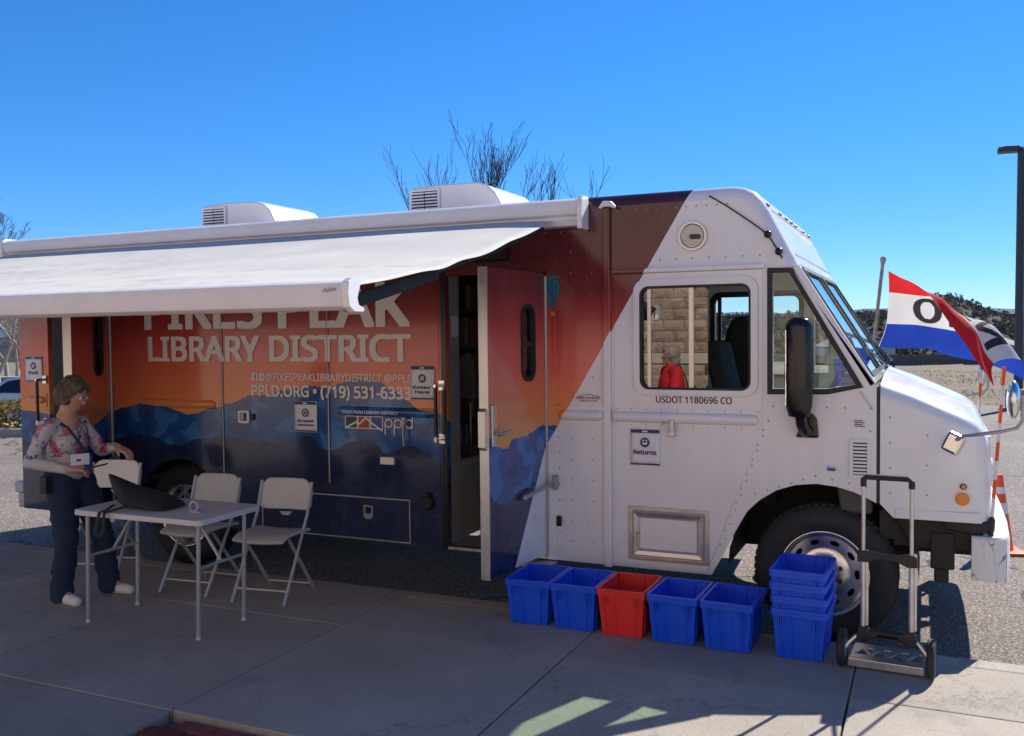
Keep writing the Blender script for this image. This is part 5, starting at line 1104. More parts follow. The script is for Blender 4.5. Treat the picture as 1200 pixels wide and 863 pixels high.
# ------------------------------------------------------------------ crates
def crate(name_m, W=0.30, D=0.42, H=0.27):
    b = MB(); tp = 0.024; w0, d0 = W/2-tp-0.008, D/2-tp-0.008; w1, d1 = W/2-0.010, D/2-0.010; th = 0.004
    def ribbed(t):  # outline of the wall at height fraction t, with shallow vertical ribs
        ww, dd = w0+(w1-w0)*t, d0+(d1-d0)*t; pts = []
        def side(ax, ay, bx, by, nx_, ny_):
            L = math.hypot(bx-ax, by-ay); cuts = [(0, 0), (0.10, 0), (0.11, 0.006), (0.17, 0.006), (0.18, 0), (0.36, 0), (0.37, 0.005), (0.63, 0.005), (0.64, 0), (0.82, 0), (0.83, 0.006), (0.89, 0.006), (0.90, 0)]
            for f, o in cuts: pts.append((ax+(bx-ax)*f-nx_*o, ay+(by-ay)*f-ny_*o))
        side(-ww, -dd, ww, -dd, 0, -1); side(ww, -dd, ww, dd, 1, 0); side(ww, dd, -ww, dd, 0, 1); side(-ww, dd, -ww, -dd, -1, 0)
        return pts
    outer_ = [[(x, y, H*t) for x, y in ribbed(t)] for t in (0, 0.25, 0.5, 0.75, 1.0)]
    b.grid(outer_, wrap=True); b.add(outer_[0], [tuple(range(len(outer_[0])))])
    inner = [[(x*0.965, y*0.975, max(0.008, H*t)) for x, y in ribbed(t)] for t in (1.0, 0.5, 0)]
    b.grid(inner, wrap=True); b.add(inner[-1], [tuple(range(len(inner[0])))])
    body = b
    rim = MB(); o_ = rrect(-W/2, -D/2, W/2, D/2, 0.018, 3); i_ = rrect(-W/2+0.018, -D/2+0.018, W/2-0.018, D/2-0.018, 0.012, 3)
    rim.plate(o_, [i_], H-0.012, H+0.004, 'xy')
    o2 = rrect(-W/2+0.001, -D/2+0.001, W/2-0.001, D/2-0.001, 0.018, 3); i2 = rrect(-W/2+0.006, -D/2+0.006, W/2-0.006, D/2-0.006, 0.016, 3); rim.plate(o2, [i2], H-0.034, H-0.0125, 'xy')
    lugs = []
    for sx in (-1, 1):
        for sy in (-1, 1):
            q = MB()
            for k in range(3): q.box((sx*(W/2-0.045-0.012*k)-0.003, sy*(D/2-0.014)-0.009, H-0.085), (sx*(W/2-0.045-0.012*k)+0.003, sy*(D/2-0.014)+0.009, H-0.035))
            lugs.append(q)
    return body, rim, lugs
def make_crate(m, label, loc, rz, group):
    t = thing('crate', label, 'crate', loc, rz, group); b, r, lg = crate(m)
    b.build('tub', m, t, smooth=True, angle=25); r.build('rim', m, t, bevel=0.003)
    q = MB()
    for l in lg: q.add(l.v, l.f)
    tag(q.build('lug_ribs', m, t), kind='stuff')
    return t
cb0 = make_crate('crate_blue', 'open blue crate at the left end of the row, touching the open door', (-2.222, -0.555, 0.142), R(2), 'open crates in a row on the sidewalk')
def cc(src, label, loc, rz, group):
    t = copy_tree(src); t.location = loc; t.rotation_euler = (0, 0, rz); t['label'] = label; t['group'] = group; return t
cc(cb0, 'open blue crate immediately left of the red crate', (-1.925, -0.555, 0.142), R(1), 'open crates in a row on the sidewalk')
make_crate('crate_red', 'open red crate in the middle of the row of blue crates', (-1.625, -0.555, 0.142), R(0.5), 'open crates in a row on the sidewalk')
cc(cb0, 'open blue crate immediately right of the red crate', (-1.315, -0.565, 0.142), R(-1), 'open crates in a row on the sidewalk')
cc(cb0, 'open blue crate at the right end of the row, next to the nested stack', (-1.005, -0.575, 0.142), R(-1.5), 'open crates in a row on the sidewalk')
for k, wd in enumerate(('bottom crate of the nested blue stack, its side fully showing', 'second blue crate from the bottom of the nested stack', 'third blue crate from the bottom of the nested stack', 'topmost blue crate of the nested stack by the front wheel')):
    cc(cb0, wd, (-0.622+rnd.uniform(-.003, .003), -0.565+rnd.uniform(-.003, .003), 0.142+0.0705*k), R(-2+rnd.uniform(-.6, .6)), 'nested blue crates')

# ------------------------------------------------------------------ folding hand truck
ht = thing('hand_truck', 'silver and black folding hand truck standing by the front wheel', 'hand truck', (-0.19, -0.74, 0.14), R(-3))
for x in (-0.117, 0.117):
    b = MB(); b.tube([(x, 0.03, 0.20), (x, 0.035, 0.60)], 0.0135, 10); b.build('lower_tube', 'alu', ht, smooth=True)
    b = MB(); b.tube([(x+0.017, 0.035, 0.22), (x+0.017, 0.035, 0.62)], 0.010, 10); b.build('inner_tube', 'alu', ht, smooth=True)
    b = MB(); b.tube([(x, 0.035, 0.60), (x, 0.04, 0.985)], 0.0105, 10); b.build('upper_tube', 'alu', ht, smooth=True)
b = MB(); b.plate(rrect(-0.135, 0.965, 0.135, 1.005, 0.018, 4), [rrect(-0.107, 0.95, 0.107, 0.983, 0.012, 4)], 0.025, 0.055)
b = MB(); b.tube([(-0.117, 0.04, 0.955), (-0.117, 0.04, 0.99), (-0.10, 0.04, 1.006), (0.10, 0.04, 1.006), (0.117, 0.04, 0.99), (0.117, 0.04, 0.955)], 0.016, 8); b.build('handle', 'black', ht, smooth=True)
b = MB(); b.plate([(-0.145, 0.555), (-0.145, 0.615), (-0.10, 0.618), (-0.03, 0.603), (0.06, 0.603), (0.10, 0.615), (0.145, 0.605), (0.145, 0.55), (0.10, 0.548), (0.04, 0.575), (-0.04, 0.575), (-0.09, 0.558)], [], 0.015, 0.06); b.build('middle_bracket', 'black', ht, bevel=0.006)
b = MB(); b.plate([(-0.155, 0.145), (-0.135, 0.215), (-0.095, 0.215), (-0.08, 0.195), (0.08, 0.195), (0.095, 0.215), (0.135, 0.215), (0.155, 0.135), (0.10, 0.135), (0.07, 0.160), (-0.07, 0.160), (-0.10, 0.145)], [rrect(-0.05, 0.168, 0.05, 0.180, 0.005, 3)], 0.01, 0.06); b.build('lower_bracket', 'black', ht, bevel=0.006)
for s in (-1, 1):
    b = MB(); b.tube([(s*0.125, 0.03, 0.17), (s*0.155, 0.02, 0.155), (s*0.185, 0.0, 0.125), (s*0.20, -0.005, 0.10)], 0.012, 8); b.build('axle_strut', 'alu', ht, smooth=True)
    b = MB(); b.lathe([(0.05, -0.018), (0.085, -0.020), (0.098, -0.012), (0.099, 0.0), (0.098, 0.012), (0.085, 0.020), (0.05, 0.018)], (s*0.215, -0.005, 0.100), 'x', 28); wl = b.build('wheel', 'tyre', ht, smooth=True)
    b = MB(); b.lathe([(0.0, -0.016), (0.05, -0.017), (0.052, -0.010), (0.052, 0.010), (0.05, 0.017), (0.0, 0.016)], (s*0.215, -0.005, 0.100), 'x', 20); b.build('wheel_hub', 'steel', wl, smooth=True)
tri = []
for k in range(4):
    x0 = -0.165+k*0.088; tri.append([(x0, 0.06), (x0+0.07, 0.06), (x0+0.035, 0.15)]); tri.append([(x0+0.05, 0.17), (x0+0.085, 0.085), (x0+0.085, 0.17)] if k < 3 else [(x0+0.05, 0.17), (x0+0.066, 0.12), (x0+0.066, 0.17)])
b = MB(); b.plate(rect(-0.18, 0.0, 0.18, 0.245), tri, 0.040, 0.052, 'xy'); b.build('nose_plate', 'alu', ht, bevel=0.002)
b = MB(); b.box((-0.185, -0.035, 0.012), (0.185, -0.001, 0.055)); b.build('plate_lip', 'alu', ht, bevel=0.004)
for s in (-1, 1):
    b = MB(); b.box((s*0.17-0.01, 0.2, 0.0), (s*0.17+0.01, 0.235, 0.0395)); b.build('plate_foot', 'black', ht)

# ------------------------------------------------------------------ folding table, chairs and what lies on the table
tb = thing('folding_table', 'small grey-white plastic folding table on the sidewalk under the awning', 'table', (-4.31, -1.54, 0.14), R(0.6))
b = MB(); b.plate(rrect(-0.505, -0.275, 0.505, 0.275, 0.04), [], 0.690, 0.722, 'xy'); b.build('tabletop', 'table', tb, bevel=0.01, smooth=True)
for x in (-0.46, 0.33):
    for y in (-0.06 if x > 0 else -0.05, 0.0): pass
LEGS = [(-0.585, -0.03, -0.47, -0.21), (-0.66, 0.42, -0.47, 0.21), (0.335, -0.06, 0.40, -0.21), (0.35, 0.34, 0.40, 0.21)]
for k, (fx, fy, tx, ty) in enumerate([(-0.475, -0.20, -0.455, -0.20), (-0.475, 0.20, -0.455, 0.20), (0.41, -0.20, 0.43, -0.20), (0.41, 0.20, 0.43, 0.20)]):
    b = MB(); b.tube([(fx, fy, 0.0), (tx, ty, 0.69)], 0.0125, 10); lg_ = b.build('leg', 'tube', tb, smooth=True)
    b = MB(); b.tube([(fx, fy, 0.0), (fx, fy, 0.022)], 0.015, 10); b.build('foot_cap', 'chair_tan', lg_, smooth=True)
for x, s in ((-0.463, 1), (0.418, -1)):
    b = MB(); b.tube([(x, -0.20, 0.42), (x, 0.20, 0.42)], 0.010, 8); b.build('cross_bar', 'tube', tb, smooth=True)
    b = MB(); b.tube([(x, 0.0, 0.42), (x+s*0.20, 0.0, 0.685)], 0.010, 8); b.build('brace', 'tube', tb, smooth=True)

def chair(label, loc, rz, m, back_h=0.78):
    """faces local +x"""
    t = thing('folding_chair', label, 'chair', loc, rz, 'folding chairs round the table')
    for y in (-0.195, 0.195):
        b = MB(); b.tube([(-0.19, y, back_h-0.02), (-0.12, y, 0.55), (0.22, y, 0.0)], 0.0115, 8); lg_ = b.build('front_leg', 'tube', t, smooth=True)
        b = MB(); b.tube([(0.10, y*0.88, 0.42), (-0.235, y*0.88, 0.0)], 0.0115, 8); b.build('rear_leg', 'tube', t, smooth=True)
    b = MB(); b.tube([(0.165, -0.195, 0.085), (0.165, 0.195, 0.085)], 0.008, 8); b.build('front_stretcher', 'tube', t, smooth=True)
    b = MB(); b.tube([(-0.20, -0.172, 0.045), (-0.20, 0.172, 0.045)], 0.008, 8); b.build('rear_stretcher', 'tube', t, smooth=True)
    b = MB(); n = 16; rows = []
    for i in range(n+1):
        u = -1+2*i/n; rows.append([(-0.185+0.028*(1-u*u)*-1 + 0.06*(1-zf)*0.6, 0.205*u, back_h-0.215+(0.215-0.075*(max(0, abs(u)-0.6)/0.4)**2.2)*zf + 0.03*(max(0, abs(u)-0.7)/0.3)**2*(1-zf)) for zf in (0, 0.15, 0.5, 0.85, 1.0)])
    b.grid(rows); o = b.build('backrest', m, t, smooth=True, angle=0); sf = o.modifiers.new('s', 'SOLIDIFY'); sf.thickness = 0.018; sf.offset = 0; bv = o.modifiers.new('b', 'BEVEL'); bv.width = 0.006; bv.segments = 2
    b = MB(); rows = []
    for i in range(9):
        u = -1+2*i/8; rows.append([(-0.16+0.37*v_, 0.20*u*(1-0.05*v_), 0.425+0.012*u*u + 0.01*math.sin(v_*3) - 0.02*max(0, v_-0.85)/0.15) for v_ in (0, 0.2, 0.5, 0.8, 0.93, 1.0)])
    b.grid(rows); o = b.build('seat', m, t, smooth=True, angle=0); sf = o.modifiers.new('s', 'SOLIDIFY'); sf.thickness = 0.022; sf.offset = 0; bv = o.modifiers.new('b', 'BEVEL'); bv.width = 0.006; bv.segments = 2
    b = MB(); b.plate([(-0.05, back_h-0.23), (0.05, back_h-0.23), (0.025, back_h-0.255), (-0.025, back_h-0.255)], [], -0.175, -0.165, 'yz'); b.build('carry_clip', 'steel', t)
    return t
chair('grey folding chair right of the table, nearest the van\'s compartment door', (-4.075, -0.82, 0.14), R(-82), 'chair_tan')
chair('grey folding chair tucked behind the table in front of the rear wheel', (-4.70, -0.83, 0.14), R(-86), 'chair_tan')
chair('white folding chair behind the woman at the table\'s left end', (-5.74, -0.74, 0.14), R(-72), 'chair_white', 0.82)

bgth = thing('shoulder_bag', 'black slumped nylon bag with a strap lying on the folding table', 'bag', (-4.56, -1.58, 0.863))
b = MB(); rows = []
prof_b = [(-0.20, 0.185, 0.012), (-0.17, 0.185, 0.03), (-0.10, 0.165, 0.06), (0.0, 0.13, 0.085), (0.10, 0.105, 0.10), (0.20, 0.09, 0.11), (0.30, 0.06, 0.105), (0.345, 0.03, 0.08)]
for x, h, dpt in prof_b:
    x0 = x+ (0.12 if False else 0)
    rows.append([(x+ (0.10*(1-q_[1]) if x < -0.05 else 0), dpt*q_[0]*1.2, 0.004+h*q_[1]*(1+0.12*noise.noise(Vector((x*14, q_[0]*3, q_[1]*4))))) for q_ in ((-1, 0), (-1.1, 0.3), (-0.8, 0.75), (-0.3, 1.0), (0.3, 1.0), (0.8, 0.8), (1.1, 0.3), (1, 0))])
b.grid(rows, wrap=True); b.add(rows[0], [tuple(range(8))]); b.add(rows[-1], [tuple(range(8))])
o = b.build('bag_body', 'bag', bgth, smooth=True, angle=0); ss = o.modifiers.new('s', 'SUBSURF'); ss.levels = 2; ss.render_levels = 2
b = MB(); b.tube([(-0.04, -0.11, 0.02), (0.0, -0.20, 0.008), (0.01, -0.262, 0.004), (0.012, -0.278, -0.03), (0.0, -0.282, -0.09), (-0.02, -0.282, -0.12), (0.02, -0.284, -0.14), (0.06, -0.283, -0.11), (0.06, -0.281, -0.03), (0.05, -0.262, 0.005), (0.08, -0.12, 0.02)], 0.013, 6, flat=0.3); b.build('strap', 'bag', bgth, smooth=True)
tp = thing('tape_dispenser', 'small clear roll of tape near the right end of the table', 'tape', (-4.03, -1.60, 0.862))
b = MB(); b.lathe([(0.022, -0.012), (0.036, -0.012), (0.036, 0.012), (0.022, 0.012), (0.022, -0.012)], (0, 0, 0.036), n=24); b.build('tape_roll', 'tape', tp, smooth=True)
b = MB(); b.box((-0.045, -0.014, 0.0), (0.055, 0.014, 0.008)); b.build('base', 'tape', tp)

# ------------------------------------------------------------------ people
def fuse(name, segs, m, parent, voxel=0.010, smooth_it=6, balls=(), edit=None):
    """one continuous skin grown over tapered limbs"""
    q = MB()
    for a, ra, c, rc in segs:
        a, c = Vector(a), Vector(c); n = 14
        d = (c-a); k = 5
        pts = [a+d*i/k for i in range(k+1)]; rads = [ra+(rc-ra)*i/k for i in range(k+1)]
        q.tube(pts, rads, n); q.ball(a, ra, 14, 10); q.ball(c, rc, 14, 10)
    for c, r, sc in balls: q.ball(c, r, 18, 14, sc)
    o = q.build(name, m, parent)
    rm = o.modifiers.new('r', 'REMESH'); rm.mode = 'VOXEL'; rm.voxel_size = voxel; rm.use_smooth_shade = True
    s_ = o.modifiers.new('s', 'SMOOTH'); s_.iterations = smooth_it; s_.factor = 0.5
    dg = bpy.context.evaluated_depsgraph_get(); me = bpy.data.meshes.new_from_object(o.evaluated_get(dg)); o.modifiers.clear(); old = o.data; o.data = me; bpy.data.meshes.remove(old)
    me.materials.clear(); me.materials.append(M[m])
    if edit:
        for v in me.vertices: v.co = edit(v.co)
    me.polygons.foreach_set('use_smooth', [True]*len(me.polygons))
    return o
def hand(w_, d, side_up, s, curl=0.5):
    """palm + five fingers from wrist w_, pointing along d; returns segments"""
    d = Vector(d).normalized(); upv = Vector(side_up).normalized(); lat = d.cross(upv).normalized()*s; upv = lat.cross(d).normalized()*s
    out = []; w_ = Vector(w_)
    for k, (o, L) in enumerate(((-0.026, 0.060), (-0.009, 0.072), (0.009, 0.075), (0.026, 0.067))):
        base = w_+d*0.075+lat*o; out.append((w_+d*0.005+lat*o*0.7, 0.015, base, 0.012))
        m1 = base+(d*math.cos(curl*0.8)-upv*math.sin(curl*0.8))*L*0.5; m2 = m1+(d*math.cos(curl*1.9)-upv*math.sin(curl*1.9))*L*0.5
        out += [(base, 0.010, m1, 0.009), (m1, 0.009, m2, 0.0075)]
    tb_ = w_+d*0.025+lat*0.030; t1 = tb_+(d*0.75+lat*0.6-upv*0.35).normalized()*0.035; out += [(w_+d*0.012+lat*0.012, 0.014, tb_, 0.013), (tb_, 0.012, t1, 0.010), (t1, 0.010, t1+(d*0.9+lat*0.1-upv*0.5).normalized()*0.028, 0.008)]
    return out

WA = 6
# the woman at the table; local +x is the way she faces, +y her left
wm = thing('person', 'woman in a floral top and jeans standing at the table\'s left end, looking down', 'person', (-5.33, -1.42, 0.14), R(WA))
hip = Vector((-0.02, 0.04, 0.80)); hl, hr = Vector((-0.02, 0.13, 0.78)), Vector((-0.02, -0.05, 0.78))
kl, kr = Vector((0.13, 0.165, 0.43)), Vector((0.06, -0.075, 0.43)); al, ar_ = Vector((0.15, 0.20, 0.085)), Vector((0.015, -0.09, 0.085))
chest = Vector((0.0, 0.0, 1.10)); neck = Vector((0.015, 0.0, 1.29)); head = Vector((0.075, 0.01, 1.405))
shl, shr = Vector((-0.005, 0.155, 1.20)), Vector((-0.005, -0.155, 1.20))
ell, elr = Vector((0.09, 0.235, 0.995)), Vector((-0.07, -0.235, 0.965)); wrl, wrr = Vector((0.30, 0.16, 1.03)), Vector((0.155, -0.125, 0.915))
hd_l = Vector((0.92, -0.10, -0.32)); hd_r = Vector((0.85, 0.45, 0.0))
body_segs = [(hip, 0.085, chest, 0.10), (hl, 0.085, kl, 0.055), (kl, 0.055, al, 0.038), (hr, 0.085, kr, 0.055), (kr, 0.055, ar_, 0.038), (chest, 0.10, neck-Vector((0, 0, 0.06)), 0.075), (neck-Vector((0, 0, 0.05)), 0.055, neck+Vector((0.02, 0, 0.05)), 0.048),
    (shl, 0.042, ell, 0.036), (ell, 0.036, wrl, 0.025), (shr, 0.042, elr, 0.036), (elr, 0.036, wrr, 0.025), (shl, 0.042, shr, 0.042), (al, 0.036, al+Vector((0.12, 0.02, -0.05)), 0.028), (ar_, 0.036, ar_+Vector((0.12, -0.02, -0.05)), 0.028)]
body_segs += hand(wrl, hd_l, (0, 0, 1), 1, 0.45) + hand(wrr, hd_r, (0.2, -0.2, 1), -1, 0.8)
hdir = Vector((0.86, 0.06, -0.5)).normalized()
def hp(f, l, u_): # point in head space: forward, left, up
    fwd = Vector((0.88, 0.10, -0.46)).normalized(); lf = Vector((-0.10, 0.99, 0)).normalized(); upv = fwd.cross(lf); return head+fwd*f+lf*l+upv*u_
hb = [(head, 0.080, (1.08, 0.88, 1.12)), (hp(0.02, 0, -0.045), 0.062, (1.0, 0.9, 0.95)), (hp(0.055, 0, -0.078), 0.028, (1, 1, 0.8)), (hp(0.092, 0, -0.012), 0.012, (1, 0.8, 1.4)), (hp(0.098, 0, -0.026), 0.013, (1, 1.0, 0.8)), (hp(0.076, 0, -0.052), 0.014, (0.7, 1.5, 0.7)), (hp(-0.005, 0.076, -0.01), 0.019, (0.8, 0.45, 1.3)), (hp(-0.005, -0.076, -0.01), 0.019, (0.8, 0.45, 1.3))]
fuse('body', body_segs, 'skin', wm, 0.0065, 4, hb)
for s in (-1, 1):
    b = MB(); b.ball(hp(0.079, 0.030*s, 0.008), 0.0105, 12, 8); b.build('eye', 'reflective', wm, smooth=True)
    b = MB(); b.ball(hp(0.0875, 0.030*s, 0.006), 0.0045, 8, 6); b.build('iris', 'blackink', wm, smooth=True)
    b = MB()
    ring_ = [hp(0.098, 0.030*s+0.022*math.cos(2*math.pi*k/14), 0.004+0.017*math.sin(2*math.pi*k/14)) for k in range(15)]; b.tube(ring_, 0.0016, 5, caps=False); b.tube([hp(0.098, 0.052*s, 0.006), hp(0.0, 0.078*s, 0.012)], 0.0016, 5); b.build('glasses', 'steel', wm)
hs_ = [(hp(-0.022, 0, 0.022), 0.094, (1.0, 0.96, 1.05)), (hp(-0.055, 0, -0.03), 0.080, (0.9, 1.0, 1.1)), (hp(-0.02, 0.055, -0.02), 0.050, (1.1, 0.8, 1.35)), (hp(-0.02, -0.055, -0.02), 0.050, (1.1, 0.8, 1.35)), (hp(0.035, 0.03, 0.062), 0.036, (1.0, 1.2, 0.9)), (hp(0.036, -0.03, 0.060), 0.036, (1.0, 1.2, 0.9)), (hp(-0.06, 0, -0.075), 0.055, (0.8, 1.1, 0.9))]
fuse('hair', [], 'hair', wm, 0.005, 2, hs_, edit=lambda c: c+Vector((noise.noise(Vector((c.x*90, c.y*90, c.z*18))), noise.noise(Vector((c.x*90+9, c.y*90, c.z*18))), noise.noise(c*40)*0.6))*0.008)
hq = MB(); hr_ = random.Random(3)
for k in range(900):   # loose strands following the cut
    a_, e_ = hr_.uniform(0, 6.283), hr_.uniform(-0.5, 1.4); v_ = Vector((math.cos(a_)*math.cos(e_), math.sin(a_)*math.cos(e_), math.sin(e_)))
    if v_.x > 0.45 and v_.z < 0.75: continue
    p_ = hp(-0.022, 0, 0.015)+Vector((v_.x*0.098, v_.y*0.094, v_.z*0.100)); d_ = (Vector((v_.x*0.35, v_.y*0.35, -1))).normalized()*hr_.uniform(0.02, 0.05)
    s_ = Vector((-v_.y, v_.x, 0)).normalized()*0.0016 if abs(v_.z) < 0.99 else Vector((0.0016, 0, 0))
    q_ = p_+d_*0.5+v_*0.004; hq.add([p_-s_, p_+s_, q_+s_, q_-s_, p_+d_], [(0, 1, 2, 3), (3, 2, 4)])
tag(hq.build('loose_strands', 'hair', wm), kind='stuff')
top_segs = [(hip+Vector((0, 0, 0.08)), 0.126, chest, 0.118), (chest, 0.116, neck-Vector((0.015, 0, 0.105)), 0.088), (shl+Vector((0, -0.008, -0.006)), 0.052, ell, 0.045), (ell, 0.045, wrl-Vector((0.03, 0, 0)), 0.034), (shr+Vector((0, 0.008, -0.006)), 0.052, elr, 0.045), (elr, 0.045, wrr-Vector((0.025, 0.02, 0)), 0.034), (shl+Vector((0, -0.008, -0.006)), 0.055, shr+Vector((0, 0.008, -0.006)), 0.055)]
fuse('floral_top', top_segs, 'floral', wm, 0.010, 5, [(Vector((0.055, 0.045, 1.08)), 0.075, (1, 1.1, 1)), (Vector((0.055, -0.055, 1.08)), 0.075, (1, 1.1, 1)), (Vector((0.02, 0.02, 0.92)), 0.122, (1, 1.08, 0.9))], edit=lambda c: c+Vector((1, 1, 0))*(0.007*noise.noise(Vector((c.x*14, c.y*14, c.z*26)))+0.004*noise.noise(c*40)))
jean_segs = [(hl+Vector((0, -0.01, 0.06)), 0.105, kl, 0.078), (kl, 0.076, al+Vector((0.005, 0, -0.02)), 0.070), (al+Vector((0, 0, 0.05)), 0.068, al+Vector((0.01, 0, -0.035)), 0.076), (hr+Vector((0, 0.01, 0.06)), 0.105, kr, 0.078), (kr, 0.076, ar_+Vector((0.005, 0, -0.02)), 0.070), (ar_+Vector((0, 0, 0.05)), 0.068, ar_+Vector((0.01, 0, -0.035)), 0.076), (hip+Vector((0, -0.04, 0.04)), 0.115, hip+Vector((0, 0.04, 0.04)), 0.115)]
def jedit(c): c = c+Vector((1, 1, 0))*(0.009*noise.noise(Vector((c.x*14, c.y*14, c.z*16)))+0.004*noise.noise(Vector((c.x*25, c.y*25, c.z*45)))); return Vector((c.x, c.y, max(c.z, 0.018)))
fuse('jeans', jean_segs, 'jeans', wm, 0.010, 4, edit=jedit)
for a in (al, ar_):
    s = 1 if a is al else -1
    fuse('shoe', [(a+Vector((-0.02, 0, -0.04)), 0.042, a+Vector((0.06, 0.012*s, -0.045)), 0.042), (a+Vector((0.06, 0.012*s, -0.045)), 0.042, a+Vector((0.155, 0.025*s, -0.058)), 0.034)], 'shoe', wm, 0.007, 3, edit=lambda c: Vector((c.x, c.y, max(c.z, 0.0))))
b = MB(); b.tube([neck+Vector((-0.055, 0.03, -0.01)), neck+Vector((-0.01, 0.085, -0.055)), Vector((0.10, 0.085, 1.18)), Vector((0.145, 0.06, 1.08)), Vector((0.165, 0.02, 0.98))], 0.009, 6, flat=0.3); b.tube([neck+Vector((-0.055, -0.03, -0.01)), neck+Vector((-0.01, -0.085, -0.055)), Vector((0.10, -0.075, 1.18)), Vector((0.145, -0.03, 1.08)), Vector((0.165, 0.02, 0.98))], 0.009, 6, flat=0.3); b.build('lanyard', 'lanyard', wm, smooth=True)
b = MB(); b.box((0.168, -0.02, 0.86), (0.176, 0.055, 0.985)); b.build('badge', 'logo_b', wm, bevel=0.003)
b = MB(); b.box((-0.03, -0.20, 0.755), (0.02, -0.155, 0.87)); b.tube([(0.0, -0.175, 0.87), (0.0, -0.175, 0.90)], 0.006, 6); b.build('radio_pouch', 'black', wm, bevel=0.006)
hp2 = wrr+hd_r.normalized()*0.085
pc = thing('note_card', 'small white printed card held against the woman\'s waist', 'card', wm.matrix_basis @ Vector((0.185, -0.075, 0.965)), R(WA-25))
b = MB(); b.box((-0.003, -0.055, -0.030), (0.0, 0.065, 0.045)); b.build('card', 'paper', pc)
b = MB(); b.box((-0.0002, -0.02, -0.005), (0.0012, 0.01, 0.012)); b.build('print', 'redink', pc)
ph = thing('phone', 'dark phone held in the woman\'s right hand above the table', 'phone', wm.matrix_basis @ (hp2+Vector((0.03, 0.02, 0.012))), R(WA+25))
b = MB(); b.box((-0.03, -0.034, -0.004), (0.11, 0.034, 0.004), rot=Matrix.Rotation(R(-12), 3, 'Y')); b.build('phone_case', 'black_gloss', ph, bevel=0.003)

# the person in red, mirrored in the cab window
rp = thing('person', 'grey-haired person in a red jacket, mirrored in the cab window', 'person', (-2.72, -4.72, 0.14), R(150))
hip = Vector((0, 0, 0.86)); ch = Vector((0.0, 0, 1.18)); nk = Vector((0.01, 0, 1.37)); head = Vector((0.03, 0, 1.50)); sl_, sr_ = Vector((0, 0.19, 1.30)), Vector((0, -0.19, 1.30)); el_, er_ = Vector((0.05, 0.26, 1.04)), Vector((0.05, -0.26, 1.04)); wl_, wr_ = Vector((0.27, 0.18, 1.02)), Vector((0.27, -0.18, 1.02))
legs = [((0, 0.09, 0.84), 0.09, (0.02, 0.10, 0.46), 0.06), ((0.02, 0.10, 0.46), 0.06, (0, 0.11, 0.09), 0.04), ((0, -0.09, 0.84), 0.09, (0.02, -0.10, 0.46), 0.06), ((0.02, -0.10, 0.46), 0.06, (0, -0.11, 0.09), 0.04)]
def hp(f, l, u_): return head+Vector((f, l, u_))
hb = [(head, 0.085, (1.05, 0.88, 1.15)), (hp(0.02, 0, -0.05), 0.062, (1, 0.9, 0.95)), (hp(0.06, 0, -0.082), 0.028, (1, 1, 0.8)), (hp(0.098, 0, -0.02), 0.014, (1, 0.9, 1.2)), (hp(0.08, 0, -0.055), 0.014, (0.7, 1.5, 0.7)), (hp(0, 0.078, -0.01), 0.019, (0.8, 0.45, 1.3)), (hp(0, -0.078, -0.01), 0.019, (0.8, 0.45, 1.3))]
fuse('body', legs+[(hip, 0.12, ch, 0.12), (ch, 0.11, nk-Vector((0, 0, 0.05)), 0.08), (nk-Vector((0, 0, 0.05)), 0.055, nk+Vector((0, 0, 0.06)), 0.05), (sl_, 0.05, el_, 0.04), (el_, 0.04, wl_, 0.028), (sr_, 0.05, er_, 0.04), (er_, 0.04, wr_, 0.028), ((0, 0.11, 0.07), 0.036, (0.13, 0.12, 0.035), 0.03), ((0, -0.11, 0.07), 0.036, (0.13, -0.12, 0.035), 0.03)]+hand(wl_, (1, -0.3, 0), (0, 0, 1), 1)+hand(wr_, (1, 0.3, 0), (0, 0, 1), -1), 'skin', rp, 0.008, 4, hb)
for s in (-1, 1):
    b = MB(); b.ball(hp(0.081, 0.030*s, 0.006), 0.0105, 12, 8); b.build('eye', 'reflective', rp, smooth=True)
fuse('hair', [], 'hair_grey', rp, 0.009, 3, [(hp(-0.02, 0, 0.02), 0.105, (1, 0.95, 1.0)), (hp(-0.05, 0, -0.05), 0.085, (0.9, 1.0, 1.0)), (hp(0.03, 0, 0.075), 0.05, (1.2, 1.3, 0.7))], edit=lambda c: c+Vector((noise.noise(c*45), noise.noise(c*45+Vector((9, 0, 0))), noise.noise(c*45)))*0.010)
fuse('red_jacket', [(hip-Vector((0, 0, 0.03)), 0.165, ch, 0.155), (ch, 0.15, nk-Vector((0, 0, 0.09)), 0.115), (sl_, 0.085, el_, 0.072), (el_, 0.068, wl_, 0.048), (sr_, 0.085, er_, 0.072), (er_, 0.068, wr_, 0.048), (sl_, 0.08, sr_, 0.08), (nk-Vector((0, 0, 0.05)), 0.07, nk, 0.065)], 'redcoat', rp, 0.012, 4, edit=lambda c: c+Vector((1, 1, 0))*0.012*noise.noise(c*12))
b = MB(); b.tube([(-0.115, 0.12, 1.40), (-0.165, 0.02, 1.24), (-0.17, -0.12, 1.05), (-0.06, -0.20, 0.90)], 0.014, 6, flat=0.3); b.build('bag_strap', 'black', rp, smooth=True)
fuse('trousers', [((0, 0.09, 0.90), 0.11, (0.02, 0.10, 0.46), 0.08), ((0.02, 0.10, 0.46), 0.08, (0, 0.11, 0.08), 0.065), ((0, -0.09, 0.90), 0.11, (0.02, -0.10, 0.46), 0.08), ((0.02, -0.10, 0.46), 0.08, (0, -0.11, 0.08), 0.065)], 'jeans', rp, 0.012, 4)
